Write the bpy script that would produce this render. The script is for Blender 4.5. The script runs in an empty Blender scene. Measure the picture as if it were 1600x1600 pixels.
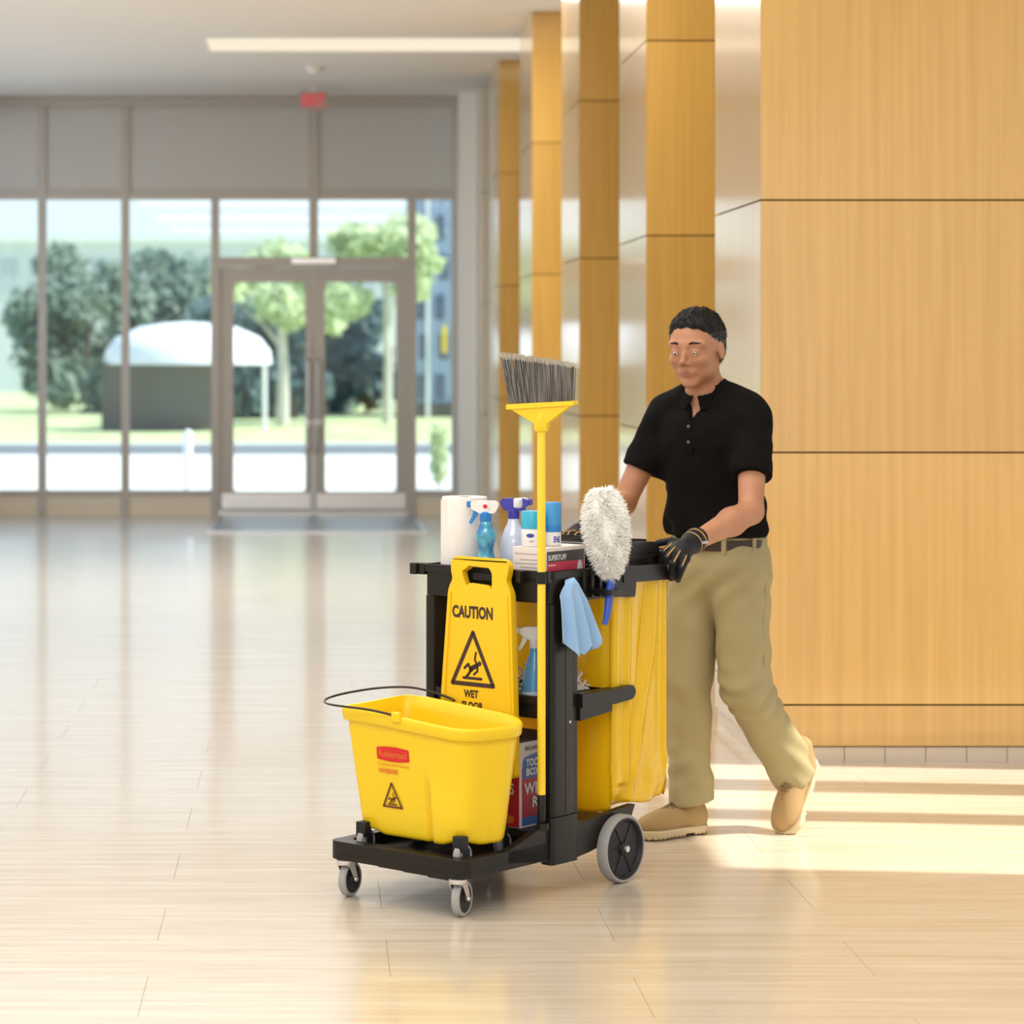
import bpy, bmesh, math, random
import numpy as np
from mathutils import Vector, Matrix
from mathutils.geometry import tessellate_polygon
random.seed(7)
R = math.radians
SC = bpy.context.scene
COL = SC.collection

# ------------------------------------------------------------------ camera, sky, sun, exposure
cam_d = bpy.data.cameras.new('camera')
cam = bpy.data.objects.new('camera', cam_d); COL.objects.link(cam)
cam.location = (0, 0, 1.55); cam.rotation_euler = (R(90), 0, 0)
cam_d.sensor_width = 36; cam_d.sensor_fit = 'HORIZONTAL'
cam_d.lens = 4100 / 1600 * 36
cam_d.shift_x = (800 - 485) / 1600
cam_d.shift_y = -(800 - 555) / 1600
cam_d.clip_end = 500
cam_d.dof.use_dof = True; cam_d.dof.focus_distance = 7.6; cam_d.dof.aperture_fstop = 3.6
SC.camera = cam

world = bpy.data.worlds.new('sky'); SC.world = world; world.use_nodes = True
wn = world.node_tree; bg = wn.nodes['Background']
tc = wn.nodes.new('ShaderNodeTexCoord'); sx = wn.nodes.new('ShaderNodeSeparateXYZ')
cr = wn.nodes.new('ShaderNodeValToRGB')
cr.color_ramp.elements[0].position = 0.0; cr.color_ramp.elements[0].color = (0.86, 0.93, 0.98, 1)
cr.color_ramp.elements[1].position = 0.6; cr.color_ramp.elements[1].color = (0.42, 0.62, 0.95, 1)
wn.links.new(tc.outputs['Generated'], sx.inputs[0]); wn.links.new(sx.outputs['Z'], cr.inputs[0])
wn.links.new(cr.outputs[0], bg.inputs['Color']); bg.inputs['Strength'].default_value = 1.3

sd = bpy.data.lights.new('sun', 'SUN'); sd.energy = 7.5; sd.angle = R(0.8); sd.color = (1.0, 0.95, 0.86)
sun = bpy.data.objects.new('sun', sd); COL.objects.link(sun)
sun.rotation_euler = Vector((-1.0, 0.12, -1.16)).to_track_quat('-Z', 'Y').to_euler()

SC.view_settings.view_transform = 'Standard'; SC.view_settings.look = 'None'
SC.view_settings.exposure = 0.0; SC.view_settings.gamma = 1.0
SC.view_settings.use_curve_mapping = False
SC.cycles.use_denoising = True
SC.cycles.max_bounces = 7; SC.cycles.diffuse_bounces = 4; SC.cycles.glossy_bounces = 4
SC.cycles.transmission_bounces = 5; SC.cycles.transparent_max_bounces = 8
SC.cycles.sample_clamp_indirect = 6.0
SC.cycles.caustics_reflective = False; SC.cycles.caustics_refractive = False

def fill_lamp(x, y, sx_, sy_, power, col=(1.0, 0.96, 0.915), z=4.045):
    l = bpy.data.lights.new('fill_lamp', 'AREA'); l.shape = 'RECTANGLE'; l.size = sx_; l.size_y = sy_
    l.energy = power; l.color = col
    o = bpy.data.objects.new('fill_lamp', l); o.location = (x, y, z); COL.objects.link(o)
# unseen area lamps added below the ceiling to fill the hall with light
for yy, pw in ((-1.5, 150), (3.2, 150), (7.7, 105), (12.2, 115), (17.6, 190)):
    fill_lamp(-0.6, yy, 4.4, 1.6, pw)

# ------------------------------------------------------------------ materials
def principled(name, color, rough=0.5, metal=0.0, coat=0.0, coat_rough=0.1, spec=0.5, trans=0.0, sub=0.0, alpha=1.0, sheen=0.0):
    m = bpy.data.materials.new(name); m.use_nodes = True
    p = m.node_tree.nodes['Principled BSDF']
    p.inputs['Base Color'].default_value = (*color, 1); p.inputs['Roughness'].default_value = rough
    p.inputs['Metallic'].default_value = metal; p.inputs['Coat Weight'].default_value = coat
    p.inputs['Coat Roughness'].default_value = coat_rough; p.inputs['Specular IOR Level'].default_value = spec
    p.inputs['Transmission Weight'].default_value = trans
    p.inputs['Subsurface Weight'].default_value = sub
    p.inputs['Sheen Weight'].default_value = sheen
    return m
def node(m, t): return m.node_tree.nodes.new(t)
def link(m, a, b): m.node_tree.links.new(a, b)
def P(m): return m.node_tree.nodes['Principled BSDF']
def coords(m, scale=(1, 1, 1), kind='Object'):
    t = node(m, 'ShaderNodeTexCoord'); mp = node(m, 'ShaderNodeMapping'); mp.inputs['Scale'].default_value = scale
    link(m, t.outputs[kind], mp.inputs[0]); return mp.outputs[0]
def noise_color(m, c1, c2, scale, stretch=(1, 1, 1), detail=4, lo=0.35, hi=0.65, kind='Object'):
    co = coords(m, stretch, kind); n = node(m, 'ShaderNodeTexNoise'); n.inputs['Scale'].default_value = scale; n.inputs['Detail'].default_value = detail
    r = node(m, 'ShaderNodeValToRGB'); r.color_ramp.elements[0].position = lo; r.color_ramp.elements[1].position = hi
    r.color_ramp.elements[0].color = (*c1, 1); r.color_ramp.elements[1].color = (*c2, 1)
    link(m, co, n.inputs[0]); link(m, n.outputs[0], r.inputs[0]); link(m, r.outputs[0], P(m).inputs['Base Color'])
    return n, r
def bump(m, scale, strength, dist=0.002, stretch=(1, 1, 1), detail=3):
    co = coords(m, stretch); n = node(m, 'ShaderNodeTexNoise'); n.inputs['Scale'].default_value = scale; n.inputs['Detail'].default_value = detail
    b = node(m, 'ShaderNodeBump'); b.inputs['Strength'].default_value = strength; b.inputs['Distance'].default_value = dist
    link(m, co, n.inputs[0]); link(m, n.outputs[0], b.inputs['Height']); link(m, b.outputs[0], P(m).inputs['Normal'])
    return m

M = {}
M['stone'] = principled('stone_floor', (0.72, 0.60, 0.46), 0.26, spec=0.6, coat=0.45, coat_rough=0.10)
noise_color(M['stone'], (0.60, 0.47, 0.33), (0.74, 0.63, 0.49), 3.0, (0.35, 7.0, 1), 6, 0.3, 0.62, 'Generated')
def stone_world(m):
    # streaks run across the hall: world-space noise, much finer along Y than along X
    g = node(m, 'ShaderNodeNewGeometry'); mp = node(m, 'ShaderNodeMapping'); mp.inputs['Scale'].default_value = (0.9, 16.0, 1)
    n = node(m, 'ShaderNodeTexNoise'); n.inputs['Scale'].default_value = 1.6; n.inputs['Detail'].default_value = 6; n.inputs['Roughness'].default_value = 0.62
    r = node(m, 'ShaderNodeValToRGB'); r.color_ramp.elements[0].position = 0.30; r.color_ramp.elements[1].position = 0.68
    r.color_ramp.elements[0].color = (0.56, 0.455, 0.335, 1); r.color_ramp.elements[1].color = (0.71, 0.63, 0.515, 1)
    link(m, g.outputs['Position'], mp.inputs[0]); link(m, mp.outputs[0], n.inputs[0]); link(m, n.outputs[0], r.inputs[0])
    link(m, r.outputs[0], P(m).inputs['Base Color'])
    b = node(m, 'ShaderNodeBump'); b.inputs['Strength'].default_value = 0.05; b.inputs['Distance'].default_value = 0.0015
    link(m, n.outputs[0], b.inputs['Height']); link(m, b.outputs[0], P(m).inputs['Normal'])
stone_world(M['stone'])
M['grout'] = principled('grout', (0.52, 0.43, 0.32), 0.8)
M['wood'] = principled('maple_veneer', (0.70, 0.40, 0.12), 0.30, spec=0.5, coat=1.0, coat_rough=0.10)
M['wood'].node_tree.nodes['Principled BSDF'].inputs['Coat IOR'].default_value = 1.75
def wood_nodes(m):
    co = coords(m, (22, 22, 0.55)); n = node(m, 'ShaderNodeTexNoise'); n.inputs['Scale'].default_value = 1.6; n.inputs['Detail'].default_value = 7
    r = node(m, 'ShaderNodeValToRGB'); r.color_ramp.elements[0].position = 0.25; r.color_ramp.elements[1].position = 0.75
    r.color_ramp.elements[0].color = (0.565, 0.315, 0.062, 1); r.color_ramp.elements[1].color = (0.685, 0.405, 0.098, 1)
    oi = node(m, 'ShaderNodeObjectInfo'); hs = node(m, 'ShaderNodeHueSaturation'); mr = node(m, 'ShaderNodeMapRange')
    mr.inputs['To Min'].default_value = 0.92; mr.inputs['To Max'].default_value = 1.06
    link(m, oi.outputs['Random'], mr.inputs[0]); link(m, mr.outputs[0], hs.inputs['Value'])
    link(m, co, n.inputs[0]); link(m, n.outputs[0], r.inputs[0]); link(m, r.outputs[0], hs.inputs['Color']); link(m, hs.outputs[0], P(m).inputs['Base Color'])
wood_nodes(M['wood'])
M['dark_joint'] = principled('dark_joint', (0.16, 0.09, 0.03), 0.8)
M['ceiling'] = principled('ceiling_paint', (0.86, 0.84, 0.80), 0.85)
M['white_paint'] = principled('white_paint', (0.86, 0.87, 0.86), 0.6)
M['cream_stone'] = bump(principled('cream_stone', (0.78, 0.69, 0.54), 0.35), 60, 0.05)
M['base_stone'] = bump(principled('base_stone', (0.62, 0.53, 0.42), 0.4), 60, 0.05)
M['alu'] = principled('taupe_aluminium', (0.50, 0.46, 0.41), 0.5, metal=0.2)
M['steel'] = principled('brushed_steel', (0.70, 0.68, 0.66), 0.25, metal=0.9)
M['shade'] = bump(principled('shade_fabric', (0.60, 0.59, 0.56), 0.9), 400, 0.1)
M['mat'] = principled('entrance_mat', (0.33, 0.36, 0.36), 0.35, metal=0.2)
def glass(name, tint, gloss):
    m = bpy.data.materials.new(name); m.use_nodes = True; nt = m.node_tree; nt.nodes.clear()
    o = nt.nodes.new('ShaderNodeOutputMaterial'); t = nt.nodes.new('ShaderNodeBsdfTransparent'); t.inputs[0].default_value = (*tint, 1)
    g = nt.nodes.new('ShaderNodeBsdfGlossy'); g.inputs['Roughness'].default_value = 0.02
    f = nt.nodes.new('ShaderNodeFresnel'); f.inputs[0].default_value = 1.45; mx = nt.nodes.new('ShaderNodeMixShader')
    mu = nt.nodes.new('ShaderNodeMath'); mu.operation = 'MULTIPLY'; mu.inputs[1].default_value = gloss
    nt.links.new(f.outputs[0], mu.inputs[0]); nt.links.new(mu.outputs[0], mx.inputs[0])
    nt.links.new(t.outputs[0], mx.inputs[1]); nt.links.new(g.outputs[0], mx.inputs[2]); nt.links.new(mx.outputs[0], o.inputs[0]); return m
M['glass'] = glass('window_glass', (0.90, 0.95, 0.95), 0.8)
def emis(name, col, st):
    m = bpy.data.materials.new(name); m.use_nodes = True; nt = m.node_tree; nt.nodes.clear()
    o = nt.nodes.new('ShaderNodeOutputMaterial'); e = nt.nodes.new('ShaderNodeEmission'); e.inputs[0].default_value = (*col, 1); e.inputs[1].default_value = st
    nt.links.new(e.outputs[0], o.inputs[0]); return m
M['lamp'] = emis('lit_diffuser', (1.0, 0.88, 0.68), 0.98)
M['exit_red'] = emis('exit_letters', (0.75, 0.06, 0.07), 0.9)
M['exit_box'] = principled('exit_face', (0.55, 0.36, 0.34), 0.4)
M['black_plastic'] = bump(principled('black_plastic', (0.011, 0.0085, 0.006), 0.36, spec=0.30), 350, 0.12, 0.0006)
M['yellow_plastic'] = bump(principled('yellow_plastic', (0.91, 0.62, 0.012), 0.33, spec=0.45, sub=0.0), 8, 0.05, 0.002)
M['yellow_sign'] = principled('yellow_sign', (0.90, 0.57, 0.01), 0.38, spec=0.4)
M['yellow_pole'] = principled('yellow_pole', (0.95, 0.66, 0.03), 0.28)
M['ink'] = principled('black_ink', (0.05, 0.02, 0.015), 0.5)
M['brown_ink'] = principled('brown_ink', (0.16, 0.045, 0.01), 0.5)
M['red_ink'] = principled('red_ink', (0.70, 0.015, 0.015), 0.45)
M['orange_ink'] = principled('orange_ink', (0.80, 0.18, 0.02), 0.5)
M['grey_rubber'] = principled('grey_rubber', (0.36, 0.35, 0.34), 0.5)
M['dark_rubber'] = principled('dark_rubber', (0.012, 0.012, 0.014), 0.5, spec=0.35)
M['wire'] = principled('dark_wire', (0.05, 0.035, 0.03), 0.35, metal=0.6)
def vinyl():
    m = principled('yellow_vinyl', (1.0, 0.68, 0.006), 0.24, spec=0.6, coat=0.3, coat_rough=0.08)
    nt = m.node_tree; out = nt.nodes['Material Output']; p = P(m)
    tr = nt.nodes.new('ShaderNodeBsdfTranslucent'); tr.inputs[0].default_value = (1.0, 0.66, 0.015, 1)
    mx = nt.nodes.new('ShaderNodeMixShader'); mx.inputs[0].default_value = 0.30
    nt.links.new(p.outputs[0], mx.inputs[1]); nt.links.new(tr.outputs[0], mx.inputs[2]); nt.links.new(mx.outputs[0], out.inputs[0])
    return m
M['vinyl'] = vinyl()
M['paper'] = bump(principled('paper_towel', (0.85, 0.79, 0.74), 0.9), 220, 0.4, 0.002)
M['card_white'] = principled('white_card', (0.82, 0.74, 0.70), 0.6)
M['card_dark'] = principled('dark_card', (0.07, 0.07, 0.065), 0.5)
M['card_red'] = principled('red_card', (0.62, 0.05, 0.10), 0.5)
M['box_red'] = principled('box_red', (0.50, 0.02, 0.035), 0.45)
M['box_blue'] = principled('box_blue', (0.06, 0.14, 0.45), 0.45)
M['box_brown'] = principled('box_brown', (0.17, 0.10, 0.08), 0.7)
M['white_plastic'] = principled('white_plastic', (0.85, 0.84, 0.82), 0.35)
M['teal'] = principled('teal_plastic', (0.04, 0.42, 0.62), 0.3)
M['blue'] = principled('blue_plastic', (0.02, 0.22, 0.62), 0.3)
M['sky_blue'] = principled('sky_blue_plastic', (0.05, 0.30, 0.66), 0.3)
M['navy'] = principled('navy_plastic', (0.03, 0.05, 0.35), 0.35)
M['violet'] = principled('violet_plastic', (0.06, 0.05, 0.42), 0.3)
M['blue_liquid'] = principled('blue_liquid_bottle', (0.03, 0.27, 0.50), 0.12, coat=0.5)
noise_color(M['blue_liquid'], (0.02, 0.16, 0.42), (0.10, 0.50, 0.60), 24, (1, 1, 1), 2)
M['clear_bottle'] = principled('clear_bottle', (0.66, 0.72, 0.86), 0.12, coat=0.6, spec=0.7)
M['azure_bottle'] = principled('azure_bottle', (0.10, 0.34, 0.62), 0.15, coat=0.4)
M['cloth'] = bump(principled('microfibre', (0.30, 0.50, 0.78), 0.95, sheen=0.4), 700, 0.5, 0.001)
M['wool'] = principled('lamb_wool', (0.97, 0.95, 0.90), 0.95, sheen=0.5)
M['cotton'] = principled('mop_cotton', (0.72, 0.66, 0.56), 0.95)
M['skin'] = principled('skin', (0.50, 0.235, 0.125), 0.5, sub=0.0)
noise_color(M['skin'], (0.40, 0.175, 0.088), (0.47, 0.215, 0.115), 9)
M['lips'] = principled('lip_skin', (0.36, 0.13, 0.09), 0.45)
M['hair'] = bump(principled('dark_hair', (0.012, 0.010, 0.009), 0.65, spec=0.25), 160, 0.9, 0.004, (1, 1, 0.3))
M['eye'] = principled('eye_white', (0.75, 0.72, 0.68), 0.2)
M['iris'] = principled('iris', (0.03, 0.015, 0.01), 0.2)
M['shirt'] = bump(principled('black_knit', (0.006, 0.0052, 0.0052), 0.9, spec=0.08), 600, 0.3, 0.001)
M['khaki'] = bump(principled('khaki_cotton', (0.365, 0.305, 0.155), 0.9), 500, 0.3, 0.001)
M['leather_dark'] = principled('belt_leather', (0.035, 0.022, 0.018), 0.45)
M['glove'] = bump(principled('glove_black', (0.006, 0.006, 0.009), 0.6, spec=0.3), 300, 0.4, 0.001)
M['glove_tan'] = principled('glove_tan', (0.55, 0.30, 0.08), 0.7)
M['glove_grey'] = principled('glove_grey', (0.45, 0.44, 0.45), 0.5)
M['boot'] = bump(principled('tan_nubuck', (0.37, 0.24, 0.10), 0.8), 200, 0.3, 0.001)
M['boot_sole'] = principled('boot_sole', (0.60, 0.48, 0.30), 0.7)
M['lace'] = principled('boot_lace', (0.20, 0.13, 0.06), 0.8)
M['concrete'] = bump(principled('pale_concrete', (0.72, 0.70, 0.66), 0.9), 3, 0.1)
M['asphalt'] = principled('asphalt', (0.17, 0.18, 0.20), 0.9)
M['lawn'] = principled('lawn', (0.34, 0.44, 0.14), 0.95); noise_color(M['lawn'], (0.42, 0.50, 0.22), (0.62, 0.66, 0.36), 0.8)
def leafm(name, a, b):
    m = principled(name, a, 0.6, spec=0.4); noise_color(m, a, b, 1.2, (1, 1, 1), 2, 0.4, 0.6)
    nt = m.node_tree; out = nt.nodes['Material Output']; tr = nt.nodes.new('ShaderNodeBsdfTranslucent'); tr.inputs[0].default_value = (*b, 1)
    mx = nt.nodes.new('ShaderNodeMixShader'); mx.inputs[0].default_value = 0.35
    nt.links.new(P(m).outputs[0], mx.inputs[1]); nt.links.new(tr.outputs[0], mx.inputs[2]); nt.links.new(mx.outputs[0], out.inputs[0]); return m
M['leaf_light'] = leafm('leaf_light', (0.44, 0.54, 0.30), (0.70, 0.78, 0.50))
M['leaf_dark'] = leafm('leaf_dark', (0.06, 0.12, 0.13), (0.16, 0.26, 0.26))
M['leaf_mid'] = leafm('leaf_mid', (0.19, 0.27, 0.21), (0.33, 0.42, 0.35))
M['bark'] = bump(principled('pale_bark', (0.62, 0.58, 0.52), 0.9), 8, 0.4, 0.02)
M['bark_dark'] = principled('brown_bark', (0.14, 0.09, 0.06), 0.9)
M['facade'] = principled('blue_facade', (0.36, 0.45, 0.66), 0.3)
M['facade_glass'] = principled('facade_glass', (0.10, 0.14, 0.22), 0.12, spec=0.8)
M['far_window'] = principled('far_window', (0.52, 0.56, 0.64), 0.5)  # distance haze put into the colour: panes paled towards the wall
M['pale_build'] = principled('pale_building', (0.70, 0.72, 0.78), 0.8)
M['brown_wall'] = principled('brown_wall', (0.13, 0.12, 0.12), 0.8)
M['canopy'] = principled('white_canopy', (0.86, 0.86, 0.92), 0.6)

# ------------------------------------------------------------------ mesh helpers
class MB:
    """collects verts / faces; one MB becomes one mesh object"""
    def __init__(s): s.v = []; s.f = []
    def add(s, vs, fs):
        b = len(s.v); s.v += [tuple(v) for v in vs]; s.f += [tuple(i + b for i in f) for f in fs]; return s
    def box(s, x0, x1, y0, y1, z0, z1, M4=None):
        vs = [Vector((x, y, z)) for z in (z0, z1) for y in (y0, y1) for x in (x0, x1)]
        if M4 is not None: vs = [M4 @ v for v in vs]
        return s.add(vs, [(0, 2, 3, 1), (4, 5, 7, 6), (0, 1, 5, 4), (2, 6, 7, 3), (0, 4, 6, 2), (1, 3, 7, 5)])
    def tube(s, pts, r, n=10, cap=True):
        pts = [Vector(p) for p in pts]; rs = r if isinstance(r, (list, tuple)) else [r] * len(pts)
        up = Vector((0, 0, 1)); rings = []; prev = None
        for i, p in enumerate(pts):
            d = (pts[min(i + 1, len(pts) - 1)] - pts[max(i - 1, 0)]).normalized()
            if prev is None:
                a = d.cross(up if abs(d.z) < 0.9 else Vector((1, 0, 0))).normalized()
            else:
                a = (prev - d * prev.dot(d)).normalized()
            prev = a; b = d.cross(a)
            rings.append([p + (a * math.cos(2 * math.pi * k / n) + b * math.sin(2 * math.pi * k / n)) * rs[i] for k in range(n)])
        return s.loft(rings, cap, cap)
    def loft(s, rings, cap0=True, cap1=True):
        n = len(rings[0]); vs = [v for r in rings for v in r]; fs = []
        for i in range(len(rings) - 1):
            for k in range(n):
                fs.append((i * n + k, i * n + (k + 1) % n, (i + 1) * n + (k + 1) % n, (i + 1) * n + k))
        if cap0: fs.append(tuple(reversed(range(n))))
        if cap1: fs.append(tuple((len(rings) - 1) * n + k for k in range(n)))
        return s.add(vs, fs)
    def lathe(s, prof, c=(0, 0, 0), n=28, M4=None, cap=True):
        rings = []
        for r, z in prof:
            ring = [Vector((r * math.cos(2 * math.pi * k / n), r * math.sin(2 * math.pi * k / n), z)) for k in range(n)]
            if M4 is not None: ring = [M4 @ v for v in ring]
            rings.append([v + Vector(c) for v in ring])
        return s.loft(rings, cap, cap)
    def prism(s, loops, o, u, v, d):
        """2-D loops (first outer, then holes) in the plane o + a*u + b*v, extruded by the vector d"""
        o = Vector(o); u = Vector(u); v = Vector(v); d = Vector(d)
        flat = [p for l in loops for p in l]; n = len(flat)
        tris = tessellate_polygon([[Vector((p[0], p[1], 0)) for p in l] for l in loops])
        vs = [o + u * p[0] + v * p[1] for p in flat]; vs += [q + d for q in vs]
        fs = [tuple(t) for t in tris] + [tuple(i + n for i in reversed(t)) for t in tris]
        b = 0
        for l in loops:
            m = len(l)
            for k in range(m): fs.append((b + k, b + (k + 1) % m, n + b + (k + 1) % m, n + b + k))
            b += m
        return s.add(vs, fs)
    def ball(s, c, r, n=12, sz=(1, 1, 1)):
        prof = []
        rings = []
        for i in range(1, n):
            th = math.pi * i / n
            rings.append([Vector((c[0] + r * sz[0] * math.sin(th) * math.cos(2 * math.pi * k / (2 * n)), c[1] + r * sz[1] * math.sin(th) * math.sin(2 * math.pi * k / (2 * n)), c[2] - r * sz[2] * math.cos(th))) for k in range(2 * n)])
        return s.loft(rings)

def mesh_from(mb, name):
    me = bpy.data.meshes.new(name); me.from_pydata([tuple(v) for v in mb.v], [], mb.f); me.update()
    bm = bmesh.new(); bm.from_mesh(me); bmesh.ops.recalc_face_normals(bm, faces=bm.faces); bm.to_mesh(me); bm.free(); return me

ANG = math.atan2(0.747, 0.664)
CO = Vector((0.421, 7.199, 0))                                       # front right corner of the cart's platform, on the floor
FR = {'W': Matrix.Identity(4), 'C': Matrix.Translation(CO) @ Matrix.Rotation(ANG, 4, 'Z')}

class Thing:
    """an Empty at the thing's base; its parts are given in the frame's coordinates (W = hall, C = cart)"""
    def __init__(s, name, label, cat, origin=(0, 0, 0), frame='W', group=None, kind=None):
        s.o = bpy.data.objects.new(name, None); COL.objects.link(s.o); s.o.empty_display_size = 0.1
        s.org = Vector(origin); s.F = frame
        s.o.location = FR[frame] @ s.org; s.o.rotation_euler = (0, 0, ANG if frame == 'C' else 0)
        if label: s.o['label'] = label
        if cat: s.o['category'] = cat
        if group: s.o['group'] = group
        if kind: s.o['kind'] = kind
    def part(s, name, mb, mat, parent=None, smooth=False, bev=0, label=None, kind=None, seg=2):
        me = mb if isinstance(mb, bpy.types.Mesh) else mesh_from(mb, name)
        me.transform(Matrix.Translation(-s.org))
        return finish(name, me, mat, parent or s.o, smooth, bev, label, kind, seg)
def finish(name, me, mat, parent, smooth=False, bev=0, label=None, kind=None, seg=2):
    mats = mat if isinstance(mat, (list, tuple)) else [mat]
    for m in mats: me.materials.append(M[m])
    o = bpy.data.objects.new(name, me); COL.objects.link(o)
    if parent is not None: o.parent = parent
    if bev:
        b = o.modifiers.new('bevel', 'BEVEL'); b.width = bev; b.segments = seg; b.limit_method = 'ANGLE'; b.angle_limit = R(35)
        b.harden_normals = False
    if smooth or bev:
        me.shade_smooth()
        if smooth != 'all':
            try: me.set_sharp_from_angle(angle=R(42 if not bev else 60))
            except Exception: pass
    if label: o['label'] = label
    if kind: o['kind'] = kind
    return o
def struct(name, mb, mat, label=None, cat=None, bev=0, **k):
    o = finish(name, mesh_from(mb, name), mat, None, bev=bev); o['kind'] = 'structure'
    if label: o['label'] = label
    if cat: o['category'] = cat
    return o
def tagged(name, mb, mat, label, cat, frame='W', group=None, smooth=False, bev=0, kind=None):
    """a thing that is one mesh, origin at its lowest middle"""
    me = mb if isinstance(mb, bpy.types.Mesh) else mesh_from(mb, name)
    co = np.empty(len(me.vertices) * 3); me.vertices.foreach_get('co', co); co = co.reshape(-1, 3)
    c = Vector(((co[:, 0].min() + co[:, 0].max()) / 2, (co[:, 1].min() + co[:, 1].max()) / 2, co[:, 2].min()))
    me.transform(Matrix.Translation(-c))
    o = finish(name, me, mat, None, smooth, bev)
    o.location = FR[frame] @ c; o.rotation_euler = (0, 0, ANG if frame == 'C' else 0)
    o['label'] = label; o['category'] = cat
    if group: o['group'] = group
    if kind: o['kind'] = kind
    return o
def rpoly(pts, rad, seg=5):
    """rounded polygon"""
    out = []; n = len(pts); rad = rad if isinstance(rad, (list, tuple)) else [rad] * n
    for i in range(n):
        p0, p, p1 = Vector(pts[i - 1]), Vector(pts[i]), Vector(pts[(i + 1) % n]); r = rad[i]
        if r <= 0: out.append(tuple(p)); continue
        a = (p0 - p); b = (p1 - p); r = min(r, a.length * 0.49, b.length * 0.49); a.normalize(); b.normalize()
        s, e = p + a * r, p + b * r
        for k in range(seg + 1):
            t = k / seg; q = s * (1 - t) ** 2 + p * 2 * t * (1 - t) + e * t * t; out.append((q.x, q.y))
    return out
def rect(x0, x1, y0, y1, r=0, seg=5):
    p = [(x0, y0), (x1, y0), (x1, y1), (x0, y1)]; return rpoly(p, r, seg) if r else p
def text_geo(body, W, H, bold=0.0, align_fit=True):
    cu = bpy.data.curves.new('t', 'FONT'); cu.body = body; cu.size = 1; cu.offset = bold; cu.resolution_u = 3
    o = bpy.data.objects.new('t', cu); COL.objects.link(o)
    dg = bpy.context.evaluated_depsgraph_get(); me = bpy.data.meshes.new_from_object(o.evaluated_get(dg))
    v = [(q.co.x, q.co.y) for q in me.vertices]; f = [tuple(p.vertices) for p in me.polygons]
    bpy.data.objects.remove(o); bpy.data.meshes.remove(me)
    xs = [q[0] for q in v]; ys = [q[1] for q in v]; x0, x1, y0, y1 = min(xs), max(xs), min(ys), max(ys)
    return [((x - (x0 + x1) / 2) / (x1 - x0) * W, (y - (y0 + y1) / 2) / (y1 - y0) * H) for x, y in v], f
def put2d(mb, geo, o, u, v):
    o, u, v = Vector(o), Vector(u), Vector(v); mb.add([o + u * a + v * b for a, b in geo[0]], geo[1]); return mb
def strokes(lines, w, closed=False):
    vs = []; fs = []
    def disc(c, r):
        b = len(vs); n = 12
        for k in range(n): vs.append((c[0] + r * math.cos(2 * math.pi * k / n), c[1] + r * math.sin(2 * math.pi * k / n)))
        fs.append(tuple(range(b, b + n)))
    for L in lines:
        ww = w
        if isinstance(L, tuple): L, ww = L
        if len(L) == 1: disc(L[0], ww / 2); continue
        m = len(L)
        for i in range(m if closed else m - 1):
            a, c = Vector(L[i]), Vector(L[(i + 1) % m]); d = (c - a).normalized(); nn = Vector((-d.y, d.x)) * ww / 2; b = len(vs)
            vs += [tuple(a + nn), tuple(a - nn), tuple(c - nn), tuple(c + nn)]; fs.append((b, b + 1, b + 2, b + 3))
        for q in L: disc(q, ww / 2)
    return vs, fs
def slip_man(s, dx=0, dy=0):
    """falling figure, its floor line and the triangle around it; s = half width of the triangle"""
    k = s
    tri = strokes([[(dx - k, dy - 0.85 * k), (dx + k, dy - 0.85 * k), (dx, dy + 1.15 * k)]], 0.17 * k, closed=True)
    man = strokes([([(dx + 0.33 * k, dy - 0.03 * k)], 0.20 * k),
                   ([(dx + 0.20 * k, dy - 0.12 * k), (dx - 0.03 * k, dy - 0.22 * k), (dx - 0.10 * k, dy - 0.30 * k)], 0.19 * k),
                   ([(dx + 0.20 * k, dy - 0.08 * k), (dx + 0.10 * k, dy + 0.12 * k), (dx + 0.15 * k, dy + 0.38 * k)], 0.09 * k),
                   ([(dx + 0.22 * k, dy - 0.12 * k), (dx + 0.24 * k, dy - 0.32 * k), (dx + 0.06 * k, dy - 0.46 * k)], 0.09 * k),
                   ([(dx - 0.10 * k, dy - 0.28 * k), (dx - 0.22 * k, dy - 0.08 * k), (dx - 0.40 * k, dy - 0.24 * k)], 0.11 * k),
                   ([(dx - 0.08 * k, dy - 0.30 * k), (dx - 0.20 * k, dy - 0.46 * k), (dx - 0.30 * k, dy - 0.56 * k)], 0.11 * k),
                   ([(dx - 0.45 * k, dy - 0.62 * k), (dx + 0.42 * k, dy - 0.62 * k)], 0.11 * k)], 0.1 * k)
    b = len(tri[0]); return tri[0] + man[0], tri[1] + [tuple(i + b for i in f) for f in man[1]]

# ------------------------------------------------------------------ implicit surfaces (organic shapes)
def nrm(a): return np.sqrt((a * a).sum(-1))
def capsule(p, a, b, ra, rb=None, sy=1.0):
    a = np.array(a, float); b = np.array(b, float); rb = ra if rb is None else rb
    sc = np.array([1, 1 / sy, 1]); q = (p - a) * sc; ba = (b - a) * sc
    h = np.clip((q @ ba) / (ba @ ba + 1e-12), 0, 1)
    return nrm(q - h[..., None] * ba) - (ra + (rb - ra) * h)
def ellip(p, c, r, rot=None):
    q = p - np.array(c, float)
    if rot is not None: q = q @ np.array(rot)
    r = np.array(r, float); k0 = nrm(q / r); k1 = nrm(q / (r * r)) + 1e-9
    return k0 * (k0 - 1) / k1
def smin(a, b, k):
    h = np.clip(0.5 + 0.5 * (b - a) / k, 0, 1); return b * (1 - h) + a * h - k * h * (1 - h)
def smax(a, b, k): return -smin(-a, -b, k)
def rbox(p, c, h, r):
    q = np.abs(p - np.array(c, float)) - (np.array(h, float) - r)
    return nrm(np.maximum(q, 0)) + np.minimum(q.max(-1), 0) - r
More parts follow.
